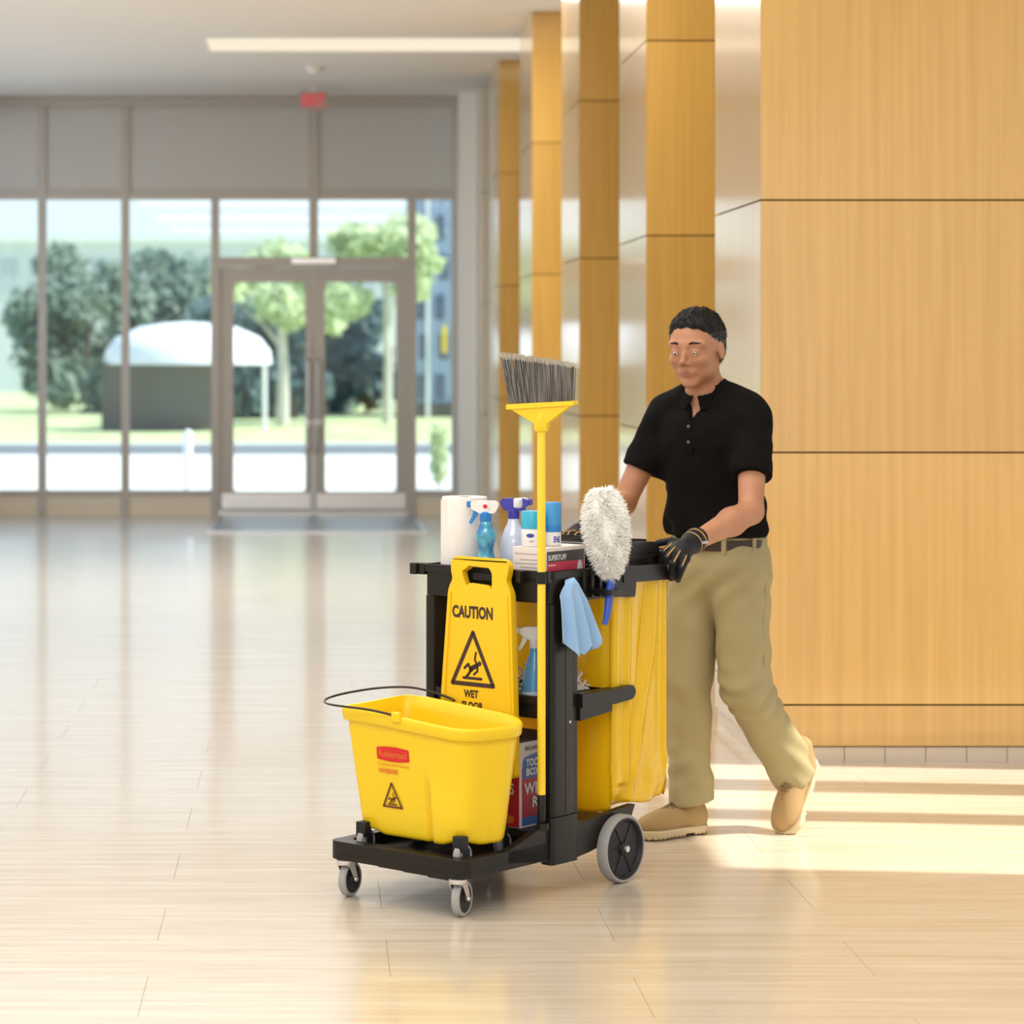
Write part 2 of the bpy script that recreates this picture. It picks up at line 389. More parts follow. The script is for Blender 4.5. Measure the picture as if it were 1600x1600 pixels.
def isosurf(fn, lo, hi, h, name='surf'):
    lo = np.array(lo, float); hi = np.array(hi, float); B = 12
    n = np.ceil((hi - lo) / h / B).astype(int) * B + 1
    V = np.full(n, 1e3, np.float32)
    nb = (n - 1) // B
    gi = np.stack(np.meshgrid(*[np.arange(k) for k in nb], indexing='ij'), -1).reshape(-1, 3)
    cen = lo + (gi * B + B / 2) * h
    dc = fn(cen); near = np.abs(dc) < B * h * 0.87 * 1.9 + 0.01
    off = np.stack(np.meshgrid(*[np.arange(B + 1)] * 3, indexing='ij'), -1)
    for g, ok, d in zip(gi, near, dc):
        a = g * B; sl = tuple(slice(a[i], a[i] + B + 1) for i in range(3))
        if ok: V[sl] = fn((lo + (a + off) * h).reshape(-1, 3)).reshape(B + 1, B + 1, B + 1)
        elif d < 0:
            blk = V[sl]; blk[blk > 900] = -1e3
    ins = V < 0
    c = [ins[i:ins.shape[0] - 1 + i, j:ins.shape[1] - 1 + j, k:ins.shape[2] - 1 + k] for i in (0, 1) for j in (0, 1) for k in (0, 1)]
    s = sum(x.astype(np.int8) for x in c); cell = np.argwhere((s > 0) & (s < 8))
    pos = np.zeros((len(cell), 3)); cnt = np.zeros(len(cell))
    cs = [(i, j, k) for i in (0, 1) for j in (0, 1) for k in (0, 1)]
    for a in cs:
        for ax in range(3):
            if a[ax]: continue
            b = list(a); b[ax] = 1
            ia = cell + a; ib = cell + b
            va = V[ia[:, 0], ia[:, 1], ia[:, 2]].astype(float); vb = V[ib[:, 0], ib[:, 1], ib[:, 2]].astype(float)
            x = (va < 0) != (vb < 0); t = np.where(x, va / np.where(x, va - vb, 1), 0); t = np.clip(t, 0, 1)
            q = np.tile(np.array(a, float), (len(cell), 1)); q[:, ax] += t
            pos += np.where(x[:, None], q, 0); cnt += x
    verts = lo + (cell + pos / cnt[:, None]) * h
    idm = -np.ones(np.array(V.shape) - 1, np.int64); idm[cell[:, 0], cell[:, 1], cell[:, 2]] = np.arange(len(cell))
    faces = []
    for ax in range(3):
        u, w = [(1, 2), (2, 0), (0, 1)][ax]
        s0 = [slice(None)] * 3; s1 = [slice(None)] * 3; s0[ax] = slice(0, -1); s1[ax] = slice(1, None)
        A, Bv = ins[tuple(s0)], ins[tuple(s1)]
        e = np.argwhere(A != Bv); e = e[(e[:, u] > 0) & (e[:, w] > 0) & (e[:, u] < V.shape[u] - 1) & (e[:, w] < V.shape[w] - 1)]
        sg = A[e[:, 0], e[:, 1], e[:, 2]]
        def at(du, dw):
            q = e.copy(); q[:, u] += du; q[:, w] += dw; return idm[q[:, 0], q[:, 1], q[:, 2]]
        qd = np.stack([at(-1, -1), at(0, -1), at(0, 0), at(-1, 0)], 1)
        qd[~sg] = qd[~sg][:, ::-1]; faces.append(qd)
    F = np.concatenate(faces); F = F[(F >= 0).all(1)]
    me = bpy.data.meshes.new(name); me.vertices.add(len(verts)); me.vertices.foreach_set('co', verts.ravel())
    me.loops.add(F.size); me.loops.foreach_set('vertex_index', F.ravel().astype(np.int32))
    me.polygons.add(len(F)); me.polygons.foreach_set('loop_start', np.arange(0, F.size, 4, dtype=np.int32))
    me.polygons.foreach_set('loop_total', np.full(len(F), 4, np.int32)); me.update(calc_edges=True); me.validate()
    return me

# ================================================================== THE HALL
XL, XR, YB, YF = -3.4, 4.4, -4.0, 25.5
H = 4.06
TW, TD, JX = 1.21, 0.405, 0.20
ROW0 = 5.735; NROW = 18                                               # 18 rows of single tiles, to y 13.0
b = MB(); b.box(XL, XR, YB, YF + 0.2, -0.20, -0.0035)
floor = struct('floor', b, 'grout', 'polished cream travertine floor of large streaked tiles', 'floor')
tile_meshes = {}
def tile(x0, x1, y0, y1):
    w, d = x1 - x0 - 0.0012, y1 - y0 - 0.0010; key = (round(w, 4), round(d, 4))
    if key not in tile_meshes:
        mb = MB().box(-w / 2, w / 2, -d / 2, d / 2, -0.0035, 0.0); me = mesh_from(mb, 'tile'); me.materials.append(M['stone']); tile_meshes[key] = me
    o = bpy.data.objects.new('tile', tile_meshes[key]); COL.objects.link(o); o.parent = floor
    o.location = ((x0 + x1) / 2, (y0 + y1) / 2, 0)
for r in range(NROW):
    y0 = ROW0 + r * TD; off = JX if r % 2 == 0 else JX + TW / 2
    k0 = math.floor((-1.9 - off) / TW); x = off + k0 * TW
    while x < 3.6:
        tile(x, x + TW, y0, y0 + TD); x += TW
yT = ROW0 + NROW * TD
rest = MB()
rest.box(XL, XR, YB, ROW0 - 0.001, -0.0035, 0); rest.box(XL, XR, yT + 0.001, YF + 0.2, -0.0035, 0)
rest.box(XL, -3.1, ROW0, yT, -0.0035, 0)
ro = finish('floor_slab', mesh_from(rest, 'floor_slab'), 'stone', floor)

# ceiling with a long recessed light slot
SX0, SX1, SY0, SY1 = -0.83, 2.7, 20.75, 21.75
b = MB(); b.prism([rect(XL, XR, YB, YF + 0.2), rect(SX0, SX1, SY0, SY1)], (0, 0, H), (1, 0, 0), (0, 1, 0), (0, 0, 0.25))
struct('ceiling', b, 'ceiling', 'flat off-white ceiling of the lobby', 'ceiling')
t = Thing('ceiling_light', 'long glowing slot light set across the lobby ceiling', 'ceiling light', ((SX0 + SX1) / 2, 21.25, H))
t.part('diffuser', MB().box(SX0, SX1, SY0, SY1, H + 0.006, H + 0.02), 'lamp')
f = MB(); f.prism([rect(SX0 - 0.02, SX1 + 0.02, SY0 - 0.02, SY1 + 0.02), rect(SX0, SX1, SY0, SY1)], (0, 0, H - 0.004), (1, 0, 0), (0, 1, 0), (0, 0, 0.04))
t.part('frame', f, 'white_paint')
# smoke detector
t = Thing('smoke_detector', 'small round white smoke detector on the ceiling before the doors', 'smoke detector', (0.04, 22.9, H))
t.part('body', MB().lathe([(0.075, 0), (0.075, -0.02), (0.05, -0.05), (0.02, -0.06)], (0.04, 22.9, H)), 'white_plastic', smooth=True)
t.part('base_ring', MB().lathe([(0.09, 0), (0.09, -0.012), (0.07, -0.014)], (0.04, 22.9, H)), 'white_plastic', smooth=True)

# side and back walls (out of frame, they carry the light)
b = MB(); b.box(XL - 0.2, XL, YB, YF + 0.2, 0, 0.9); b.box(XL - 0.2, XL, YB, YF + 0.2, 3.7, H)
for k in range(11): b.box(XL - 0.2, XL, YB + k * 2.9, YB + k * 2.9 + (2.0 if 2 < k < 6 else 0.3), 0.9, 3.4)
struct('wall_left', b, 'white_paint')
b = MB(); b.box(XL, XR, YB - 0.2, YB, 0, 0.3); b.box(XL, XR, YB - 0.2, YB, 3.7, H)
for k in range(5): b.box(XL + k * 1.9, XL + k * 1.9 + 0.15, YB - 0.2, YB, 0.3, 3.7)
struct('wall_back', b, 'white_paint')
# right wall: solid up to the opening beside the first pillar, through which the sun falls
HD = 3.88
b = MB(); b.box(XR, XR + 0.2, YB, 7.54, 0, H); b.box(XR, XR + 0.2, 7.54, 9.60, HD, H); b.box(XR, XR + 0.2, 9.60, YF, 0, H)
b.box(XR, XR + 0.2, 8.40, 8.58, 0, HD); b.box(XR, XR + 0.2, 9.00, 9.23, 0, HD)
struct('wall_right', b, 'white_paint')

# pillars: veneered fins standing along the right-hand side
PW, PD, XE = 0, 1.12, 1.665
JZ = [0.06, 0.22, 1.18, 2.14, 3.10, H]
pill = [(9.98, 1.712, 4.38, 'widest, nearest honey-wood pillar at the right behind the man'),
        (12.93, 1.655, 3.2, 'honey-wood pillar second from the right, behind the head of the man'),
        (15.98, 1.637, 3.2, 'honey-wood pillar standing third from the right, behind the white duster'),
        (19.15, 1.618, 3.2, 'honey-wood pillar fourth from the right, behind the broom handle'),
        (22.30, 1.60, 3.2, 'narrowest, farthest honey-wood pillar, behind the left edge of the broom bristles')]
for (y0, x0, x1, lab) in pill:
    y1 = y0 + PD
    t = Thing('pillar', lab, 'pillar', (x0, y0, 0), kind='structure')
    t.part('core', MB().box(x0 + 0.016, x1 - 0.01, y0 + 0.016, y1 - 0.016, 0.0, H), 'dark_joint')
    for k in range(5):
        z0, z1 = JZ[k] + (0.0035 if k else 0.004), JZ[k + 1] - 0.0035
        xe = x0
        while xe < x1 - 0.1:
            xn = min(xe + 1.24, x1)
            if x1 - xn < 0.3: xn = x1
            t.part('panel', MB().box(xe, xn - (0.006 if xn < x1 else 0), y0, y0 + 0.016, z0, z1), 'wood')
            xe = xn
        t.part('panel', MB().box(x0, x0 + 0.016, y0 + 0.0165, y1, z0, z1), 'wood')
    # stone plinth in short blocks
    xe = x0 + 0.012
    while xe < x1 - 0.02:
        xn = min(xe + 0.155, x1)
        t.part('plinth_block', MB().box(xe, xn - 0.003, y0 + 0.008, y0 + 0.016, 0.0, 0.058), 'base_stone'); xe = xn
    t.part('plinth_block', MB().box(x0 + 0.008, x0 + 0.016, y0 + 0.0165, y1 - 0.01, 0.0, 0.058), 'base_stone')
# recess wall between the pillars
struct('wall_recess', MB().box(3.2, 3.3, 11.12, YF, 0, H), 'white_paint')

# far glazed wall.  x = (px-485)/160.8, z from the photograph's heights
def fx(px): return (px - 485) / 160.8
def fz(py): return 1.55 + (555 - py) / 160.8
Y = YF
b = MB()
b.box(fx(765), 3.2, Y, Y + 0.2, 0, H)
struct('wall_far', b, 'cream_stone')
pier = Thing('pier', 'cream stone pier with a white edge beside the far glazing', 'pier', (fx(740), Y - 0.5, 0), kind='structure')
for k, (z0, z1) in enumerate([(0, 1.0), (1.0, 2.04), (2.04, 3.08), (3.08, H)]):
    pier.part('block', MB().box(1.60, 1.80, 24.55, Y, z0, z1 - 0.006), 'cream_stone')
pier.part('edge_trim', MB().box(1.425, 1.595, 25.1, Y + 0.1, 0, H), 'white_paint')
# roller shades above the transom
for (a, c, lab) in ((-1.0, 483, 'left'), (497, 712, 'right')):
    x0 = XL if a < 0 else fx(a)
    t = Thing('roller_shade', 'flat grey fabric shade high in the glazing, %s of the exit sign' % lab, 'shade', ((x0 + fx(c)) / 2, Y - 0.03, fz(300)))
    t.part('fabric', MB().box(x0 - 0.01, fx(c) + 0.02, Y - 0.035, Y - 0.03, fz(300), H - 0.10), 'shade')
    t.part('bottom_bar', MB().box(x0 + 0.01, fx(c) - 0.01, Y - 0.045, Y - 0.02, fz(301), fz(296)), 'alu')
    t.part('cassette', MB().box(x0 + 0.01, fx(c) - 0.01, Y - 0.09, Y - 0.01, H - 0.10, H - 0.005), 'alu')
# frame members of the glazing
gl = Thing('window_frame', 'taupe aluminium frame of the far glazed wall', 'window frame', (0, Y, 0), kind='structure')
for px0, px1, z0, z1 in ((330, 343, 0, fz(310)), (637, 650, 0, fz(310)), (706, 715, 0, H), (483, 497, fz(402), H)):
    gl.part('mullion', MB().box(fx(px0), fx(px1), Y - 0.06, Y + 0.06, z0, z1), 'alu')
for px in (190, 60, -70):
    gl.part('mullion', MB().box(fx(px), fx(px + 12), Y - 0.06, Y + 0.06, 0, H), 'alu')
gl.part('transom', MB().box(XL, fx(712), Y - 0.05, Y + 0.05, fz(312), fz(299)), 'alu')
gl.part('transom', MB().box(fx(343), fx(637), Y - 0.07, Y + 0.07, fz(417), fz(402)), 'alu')
gl.part('sill', MB().box(XL, fx(330), Y - 0.05, Y + 0.05, fz(775), fz(766)), 'alu')
gl.part('sill', MB().box(fx(650), fx(712), Y - 0.05, Y + 0.05, fz(775), fz(766)), 'alu')
for n, (px0, px1) in enumerate(((XL * 160.8 + 485, 330), (650, 712))):
    struct('trim_%d' % (n + 1), MB().box(fx(px0), fx(px1), Y - 0.04, Y + 0.06, 0, fz(775)), 'cream_stone')
for n, (a, c, d, e) in enumerate(((202, 330, 766, 312), (343, 485, 402, 312), (497, 637, 402, 312), (650, 706, 766, 312), (72, 190, 766, 312), (-58, 60, 766, 312))):
    o = struct('window_%d' % (n + 1), MB().box(fx(a), fx(c), Y - 0.005, Y + 0.005, fz(d), fz(e)), 'glass')
# two leaves of the door
def leaf(n, a, g0, g1, c, hinge_px, pull_px):
    d = Thing('door_%d' % n, 'glazed taupe metal door leaf, %s of the pair' % ('left' if n == 1 else 'right'), 'door', ((fx(a) + fx(c)) / 2, Y, 0), kind='structure')
    gt, gb = fz(441), fz(768)
    pr = MB(); pr.prism([rect(fx(a), fx(c), 0.035, fz(418)), rpoly([(fx(g0), gb), (fx(g1), gb), (fx(g1), gt), (fx(g0), gt)], 0.04)], (0, Y - 0.03, 0), (1, 0, 0), (0, 0, 1), (0, 0.06, 0))
    d.part('door_frame', pr, 'alu', bev=0.004)
    d.part('pane', MB().box(fx(g0), fx(g1), Y - 0.004, Y + 0.004, gb, gt), 'glass')
    d.part('kick_plate', MB().box(fx(a) + 0.03, fx(c) - 0.03, Y - 0.036, Y - 0.031, 0.06, 0.21), 'steel')
    d.part('pull_handle', MB().tube([(fx(pull_px), Y - 0.03, fz(560)), (fx(pull_px), Y - 0.09, fz(565)), (fx(pull_px), Y - 0.09, fz(700)), (fx(pull_px), Y - 0.03, fz(705))], 0.014, 8), 'steel', smooth=True)
    d.part('lock', MB().box(fx(pull_px) - 0.03, fx(pull_px) + 0.03, Y - 0.045, Y - 0.03, fz(665), fz(655)), 'steel')
leaf(1, 342, 365, 477, 489.8, 347, 482)
leaf(2, 490.2, 508, 619, 638, 634, 497)
th = MB(); th.box(fx(345), fx(637), Y - 0.12, Y + 0.1, 0.0, 0.03)
struct('trim_3', th, 'steel')
dc = Thing('door_closer', 'slim metal door closer box over the door leaves', 'door closer', (fx(490), Y - 0.07, fz(415)))
dc.part('box', MB().box(fx(455), fx(525), Y - 0.12, Y - 0.072, fz(413), fz(404)), 'steel', bev=0.004)
dc.part('arm', MB().box(fx(470), fx(520), Y - 0.135, Y - 0.122, fz(409), fz(407)), 'steel')
# entrance mat
t = Thing('entrance_mat', 'grey metal-edged entrance mat lying before the glass doors', 'mat', (0.05, 24.1, 0))
t.part('mat_field', MB().box(-0.86, 0.98, 22.95, 25.30, 0.0, 0.012), 'mat')
fr = MB(); fr.prism([rect(-0.90, 1.02, 22.90, 25.34), rect(-0.86, 0.98, 22.95, 25.30)], (0, 0, 0), (1, 0, 0), (0, 1, 0), (0, 0, 0.014)); t.part('edge_frame', fr, 'steel')
# exit sign
t = Thing('exit_sign', 'red EXIT sign hanging from the ceiling over the doors', 'sign', (0.03, 24.5, H))
t.part('housing', MB().box(-0.095, 0.155, 24.50, 24.54, 3.85, 4.01), 'exit_box', bev=0.004)
t.part('stem', MB().box(0.015, 0.045, 24.51, 24.53, 4.01, H), 'white_plastic')
t.part('lettering', put2d(MB(), text_geo('EXIT', 0.21, 0.11, 0.02), (0.03, 24.497, 3.93), (1, 0, 0), (0, 0, 1)), 'exit_red')

# ================================================================== OUTSIDE
g = MB(); g.box(-40, 40, YF + 0.2, 47, -0.2, -0.02); g.box(-40, XL - 0.2, YB - 8, YF + 0.2, -0.2, -0.02); g.box(XR + 0.2, 40, YB - 8, YF + 0.2, -0.2, -0.02); struct('ground_plaza', g, 'concrete', 'pale sunlit paving outside the doors', 'paving')
g = MB(); g.box(-12, 3, 41.5, 46.0, -0.02, -0.012); struct('ground_road', g, 'asphalt', 'grey roadway strip beyond the paving', 'road')
g = MB(); g.box(-60, 60, 47, 130, -0.2, -0.01); struct('ground_lawn', g, 'lawn', 'sunlit lawn beyond the paving', 'lawn')
def leaves(mb, c, rad, n, size, rng):
    for _ in range(n):
        while True:
            v = Vector((rng.uniform(-1, 1), rng.uniform(-1, 1), rng.uniform(-1, 1)))
            if 0.3 < v.length < 1: break
        p = Vector(c) + Vector((v.x * rad[0], v.y * rad[1], v.z * rad[2]))
        a = Vector((rng.gauss(0, 1), rng.gauss(0, 1), rng.gauss(0, 1))).normalized(); q = a.orthogonal().normalized(); s = size * rng.uniform(0.6, 1.3)
        mb.add([p - a * s, p + q * s * 0.55, p + a * s, p - q * s * 0.55], [(0, 1, 2, 3)])
def tree(name, x, y, h, r, blobs, leafmat, bark, lab, trunk_r=0.13, group=None, seed=1, n=420, size=0.13):
    rng = random.Random(seed); t = Thing(name, lab, 'tree' if 'tree' in name else 'shrub', (x, y, 0), group=group)
    tr = MB(); tr.tube([(x, y, -0.02), (x + 0.03, y, h * 0.3), (x - 0.02, y, h * 0.6), (x, y, h * 0.85)], [trunk_r * 1.25, trunk_r, trunk_r * 0.8, trunk_r * 0.4], 10)
    t.part('trunk', tr, bark, smooth=True)
    for k in range(4 if trunk_r > 0.06 else 0):
        a = k * 1.57 + seed; t.part('branch', MB().tube([(x, y, h * (0.45 + 0.08 * k)), (x + math.cos(a) * r * 0.3, y + math.sin(a) * r * 0.3, h * (0.6 + 0.07 * k)), (x + math.cos(a) * r * 0.7, y + math.sin(a) * r * 0.7, h * (0.72 + 0.07 * k))], [trunk_r * 0.45, trunk_r * 0.3, trunk_r * 0.12], 7), bark, smooth=True)
    fo = MB()
    for k in range(blobs):
        a = rng.uniform(0, 6.28); rr = r * math.sqrt(rng.random()) * 0.8
        leaves(fo, (x + math.cos(a) * rr, y + math.sin(a) * rr, h * rng.uniform(0.62, 1.0)), (r * 0.38, r * 0.38, r * 0.32), n, size, rng)
    t.part('foliage', fo, leafmat, kind='stuff')
tree('young_tree', -0.62, 58.0, 3.75, 1.45, 12, 'leaf_light', 'bark', 'slender pale-trunked tree on the lawn beyond the left door leaf', 0.13, seed=3, n=170, size=0.16)
tree('lawn_tree', 1.75, 60.0, 4.5, 1.35, 9, 'leaf_light', 'bark', 'light green tree seen through the upper right door pane', 0.10, seed=5, n=150, size=0.18)
for k, (x, y, s, lm, lab) in enumerate(((-4.3, 70, 4.5, 'leaf_mid', 'bushy tree outside, seen through the left sidelight'),
                             (-1.3, 64.5, 2.9, 'leaf_dark', 'dark dense shrub mass behind the slender pale-trunked tree'),
                             (1.2, 70.5, 3.0, 'leaf_dark', 'dark dense shrub mass seen through the right door pane'),
                             (0.1, 74, 3.1, 'leaf_dark', 'dark dense shrub mass set farther back between the two others'),
                             (-6.6, 74, 4.8, 'leaf_mid', 'larger bushy tree outside at the far left of the glazing'))):
    rng = random.Random(40 + k); t = Thing('shrub_mass', lab, 'shrub', (x, y, 0)); fo = MB(); st = MB()
    for j in range(16):
        zz = rng.uniform(0.3, s * 0.85); xx = x + rng.uniform(-1.4, 1.4); yy = y + rng.uniform(-0.8, 0.8)
        leaves(fo, (xx, yy, zz), (0.8, 0.6, 0.7), 190, 0.20, rng)
    for j in range(4): st.tube([(x - 0.9 + j * 0.6, y, -0.02), (x - 1.0 + j * 0.68, y, s * 0.6)], [0.07, 0.03], 6)
    t.part('stems', st, 'bark_dark'); t.part('foliage', fo, lm, kind='stuff')
# low shrub just outside on the right
rng = random.Random(9); t = Thing('potted_shrub', 'small yellow-green shrub outside the right sidelight', 'shrub', (1.52, 31.0, 0)); fo = MB()
for j in range(5): leaves(fo, (1.52, 31.0, 0.16 + j * 0.12), (0.11, 0.11, 0.12), 60, 0.05, rng)
t.part('foliage', fo, 'leaf_light', kind='stuff'); t.part('stem', MB().tube([(1.52, 31, -0.02), (1.52, 31, 0.5)], 0.015, 6), 'bark_dark')
# kiosk with domed white canopy on the left
t = Thing('garden_kiosk', 'brown low kiosk under a rounded white canopy outside to the left', 'kiosk', (-2.2, 54, 0))
t.part('wall', MB().box(-4.3, -1.97, 54, 56, -0.02, 1.40), 'brown_wall')
cn = MB(); cn.lathe([(1.75, 0), (1.72, 0.28), (1.5, 0.56), (1.0, 0.78), (0.4, 0.86), (0.05, 0.88)], (0, 0, 0), 26, Matrix.Translation((-2.55, 54.6, 1.36)) @ Matrix.Diagonal((1.0, 0.9, 1, 1)))
t.part('canopy', cn, 'canopy', smooth=True)
for xx in (-4.2, -0.95): t.part('post', MB().tube([(xx, 54.2, -0.02), (xx, 54.2, 1.5)], 0.05, 8), 'canopy')
# white post at the left and a few others
t = Thing('bollard', 'white round post on the paving outside the left sidelight', 'bollard', (-1.38, 29.6, 0))
t.part('shaft', MB().lathe([(0.05, -0.02), (0.05, 0.66), (0.035, 0.70), (0.01, 0.715)], (-1.38, 29.6, 0), 16), 'canopy', smooth=True)
t.part('collar', MB().lathe([(0.07, -0.02), (0.07, 0.02), (0.05, 0.03)], (-1.38, 29.6, 0), 16), 'canopy', smooth=True)
# blue glass building on the right and a pale one far behind
t = Thing('office_building', 'blue-grey office building seen through the right sidelight', 'building', (7, 66, 0))
t.part('wall', MB().box(2.5, 12, 66, 69, -0.02, 9), 'facade')
for fl in range(8):
    for c in range(7):
        x0 = 2.62 + c * 0.50 + (0.12 if fl % 2 else 0); z0 = 0.45 + fl * 1.0
        t.part('window', MB().box(x0, x0 + 0.24, 65.95, 66.02, z0, z0 + 0.62), 'facade_glass')
for c in range(5): t.part('fin', MB().box(2.90 + c * 1.0, 3.0 + c * 1.0, 65.8, 66.0, 0, 9), 'canopy')
t.part('sign_panel', MB().box(3.30, 3.42, 65.7, 65.8, 1.6, 2.3), 'yellow_pole')
t.part('base_course', MB().box(2.45, 12.05, 65.9, 66, -0.02, 0.35), 'brown_wall')
t = Thing('far_building', 'long pale building on the skyline above the door transom', 'building', (-3, 110, 0))
t.part('wall', MB().box(-14, 4.5, 110, 118, -0.02, 6.3), 'pale_build'); t.part('roof', MB().box(-14.3, 4.8, 109.8, 118.2, 6.3, 6.7), 'canopy')
for c in range(14): t.part('window', MB().box(-13 + c * 1.25, -12.3 + c * 1.25, 109.95, 110.02, 4.2, 5.6), 'far_window')

# ================================================================== THE CART  (frame C: x rearwards, y to the cart's left, z up)
cart = Thing('janitor_cart', 'black plastic janitor cart with shelves, bag holder and a front platform', 'cart', (0.4, 0.235, 0), 'C')
W = 0.495
# platform: floor plate, rim wall
pl = MB()
out = rpoly([(0, 0), (0.40, -0.0), (0.40, W), (0, W)], [0.035, 0, 0, 0.035])
inn = rpoly([(0.045, 0.035), (0.40, 0.025), (0.40, W - 0.025), (0.045, W - 0.035)], [0.05, 0, 0, 0.05])
pl.prism([out], (0, 0, 0.108), (1, 0, 0), (0, 1, 0), (0, 0, 0.018))
pl.prism([out[:], ] + [inn], (0, 0, 0.122), (1, 0, 0), (0, 1, 0), (0, 0, 0.038))
for y0, y1, z in ((0.02, 0.13, 0.100), (0.13, 0.22, 0.103), (0.22, 0.31, 0.105)): pl.box(0.003, 0.04, y0, y1, z, 0.112)
for y0, y1 in ((0, 0.025), (W - 0.025, W)):                       # side walls rising to the uprights
    pl.prism([[(0.20, 0.125), (0.42, 0.10), (0.42, 0.222), (0.34, 0.20), (0.20, 0.16)]], (0, y0, 0), (1, 0, 0), (0, 0, 1), (0, y1 - y0, 0))
cart.part('front_platform', pl, 'black_plastic', bev=0.004)
# rear deck and arms over the big wheels
rd = MB(); rd.box(0.40, 0.80, 0.03, W - 0.03, 0.155, 0.18)
cart.part('rear_deck', rd, 'black_plastic', bev=0.004)
for y0, y1 in ((-0.002, 0.022), (W - 0.046, W - 0.022)):
    a = MB(); a.prism([rpoly([(0.50, 0.095), (0.62, 0.108), (0.70, 0.135), (0.785, 0.128), (0.79, 0.165), (0.82, 0.215), (0.70, 0.207), (0.545, 0.197), (0.50, 0.225)], [0, 0.05, 0.03, 0.02, 0.01, 0.006, 0.05, 0.02, 0])], (0, y0, 0), (1, 0, 0), (0, 0, 1), (0, y1 - y0, 0))
    cart.part('wheel_arm', a, 'black_plastic', bev=0.003)
# uprights (rounded hollow columns) with boot at the base
def upright(y0, y1, sgn):
    u = MB(); prof = rpoly([(0.403, y0), (0.515, y0), (0.515, y1), (0.403, y1)], [0.016, 0.03, 0.004, 0.004] if sgn < 0 else [0.004, 0.004, 0.03, 0.016])
    u.prism([prof], (0, 0, 0.228), (1, 0, 0), (0, 1, 0), (0, 0, 0.608)); o = cart.part('upright', u, 'black_plastic', bev=0.002)
    yb = y0 - 0.006 if sgn < 0 else y0; yt = y1 if sgn < 0 else y1 + 0.006
    bo = MB(); bo.prism([rpoly([(0.395, yb), (0.523, yb), (0.523, yt), (0.395, yt)], 0.014)], (0, 0, 0.092), (1, 0, 0), (0, 1, 0), (0, 0, 0.135)); cart.part('boot', bo, 'black_plastic', parent=o, bev=0.003)
    fl = MB(); yy = (y0 + 0.012, y0 + 0.028) if sgn < 0 else (y1 - 0.028, y1 - 0.012)
    fl.box(0.514, 0.540, yy[0], yy[1], 0.18, 0.84); cart.part('rear_flange', fl, 'black_plastic', parent=o)
    gr = MB(); gx = y0 - 0.001 if sgn < 0 else y1 - 0.001
    gr.box(0.466, 0.470, gx, gx + 0.002, 0.24, 0.83); cart.part('groove_rib', gr, 'black_plastic', parent=o)
    if sgn < 0:
        cart.part('screw', MB().lathe([(0.0045, 0), (0.0045, 0.002), (0.002, 0.004)], (0, 0, 0), 12, Matrix.Translation((0.487, y0 + 0.0005, 0.494)) @ Matrix.Rotation(R(90), 4, 'X')), 'steel', parent=o, label='small silver screw')
upright(-0.004, 0.036, -1); upright(0.430, 0.468, 1)
# top shelf: deep tub with a lip
def tub(name, t0, t1, w0, w1, zb, zf, zt, th=0.012):
    m = MB(); o_ = rect(t0, t1, w0, w1, 0.02); i_ = rect(t0 + th, t1 - th, w0 + th, w1 - th, 0.015)
    m.prism([o_, i_], (0, 0, zb), (1, 0, 0), (0, 1, 0), (0, 0, zt - zb)); m.prism([rect(t0 + 0.004, t1 - 0.004, w0 + 0.004, w1 - 0.004, 0.02)], (0, 0, zf - 0.01), (1, 0, 0), (0, 1, 0), (0, 0, 0.01))
    ol = rect(t0 - 0.006, t1 + 0.006, w0 - 0.006, w1 + 0.006, 0.022)
    m.prism([ol, i_], (0, 0, zt - 0.022), (1, 0, 0), (0, 1, 0), (0, 0, 0.022))
    return cart.part(name, m, 'black_plastic', bev=0.002)
ts = tub('top_shelf', 0.402, 0.70, 0.0, 0.466, 0.838, 0.868, 0.930)
hk = MB(); hk.box(0.400, 0.43, 0.466, 0.515, 0.897, 0.931); hk.box(0.390, 0.40, 0.490, 0.515, 0.897, 0.931); cart.part('side_hook', hk, 'black_plastic', parent=ts, bev=0.003)
for y0, y1 in ((-0.012, 0.016), (0.450, 0.478)):                    # arms carrying tools beside the bag
    a = MB(); a.prism([rpoly([(0.66, 0.842), (0.72, 0.838), (0.805, 0.832), (0.81, 0.86), (0.81, 0.925), (0.785, 0.93), (0.782, 0.895), (0.72, 0.895), (0.70, 0.93), (0.66, 0.93)], 0.006)], (0, y0, 0), (1, 0, 0), (0, 0, 1), (0, y1 - y0, 0))
    cart.part('shelf_arm', a, 'black_plastic', parent=ts, bev=0.003)
for k in range(4):
    cart.part('slot_rib', MB().box(0.545 + k * 0.04, 0.557 + k * 0.04, -0.012, 0.0, 0.845, 0.925), 'black_plastic', parent=ts, bev=0.002)
def clip(y, z0, z1, t1=0.395):
    m = MB(); ring = [(0.0155 * math.cos(a), 0.0155 * math.sin(a)) for a in [2 * math.pi * k / 20 for k in range(20)]]; hole = [(0.0122 * math.cos(a), 0.0122 * math.sin(a)) for a in [2 * math.pi * k / 20 for k in range(20)]]
    m.prism([ring, hole], (0.372, y, z0), (1, 0, 0), (0, 1, 0), (0, 0, z1 - z0)); m.box(0.386, t1 + 0.012, y - 0.012, y + 0.012, z0, z1)
    return m
cart.part('broom_clip', clip(0.012, 0.898, 0.932), 'black_plastic', parent=ts, bev=0.0015)
c2 = MB(); c2.box(0.376, 0.402, 0.085, 0.108, 0.895, 0.930); c2.box(0.368, 0.378, 0.085, 0.092, 0.895, 0.930); cart.part('sign_hook', c2, 'black_plastic', parent=ts, bev=0.002)
c3 = MB(); c3.box(0.37, 0.40, 0.19, 0.26, 0.895, 0.915); cart.part('sign_hook', c3, 'black_plastic', parent=ts, bev=0.002)
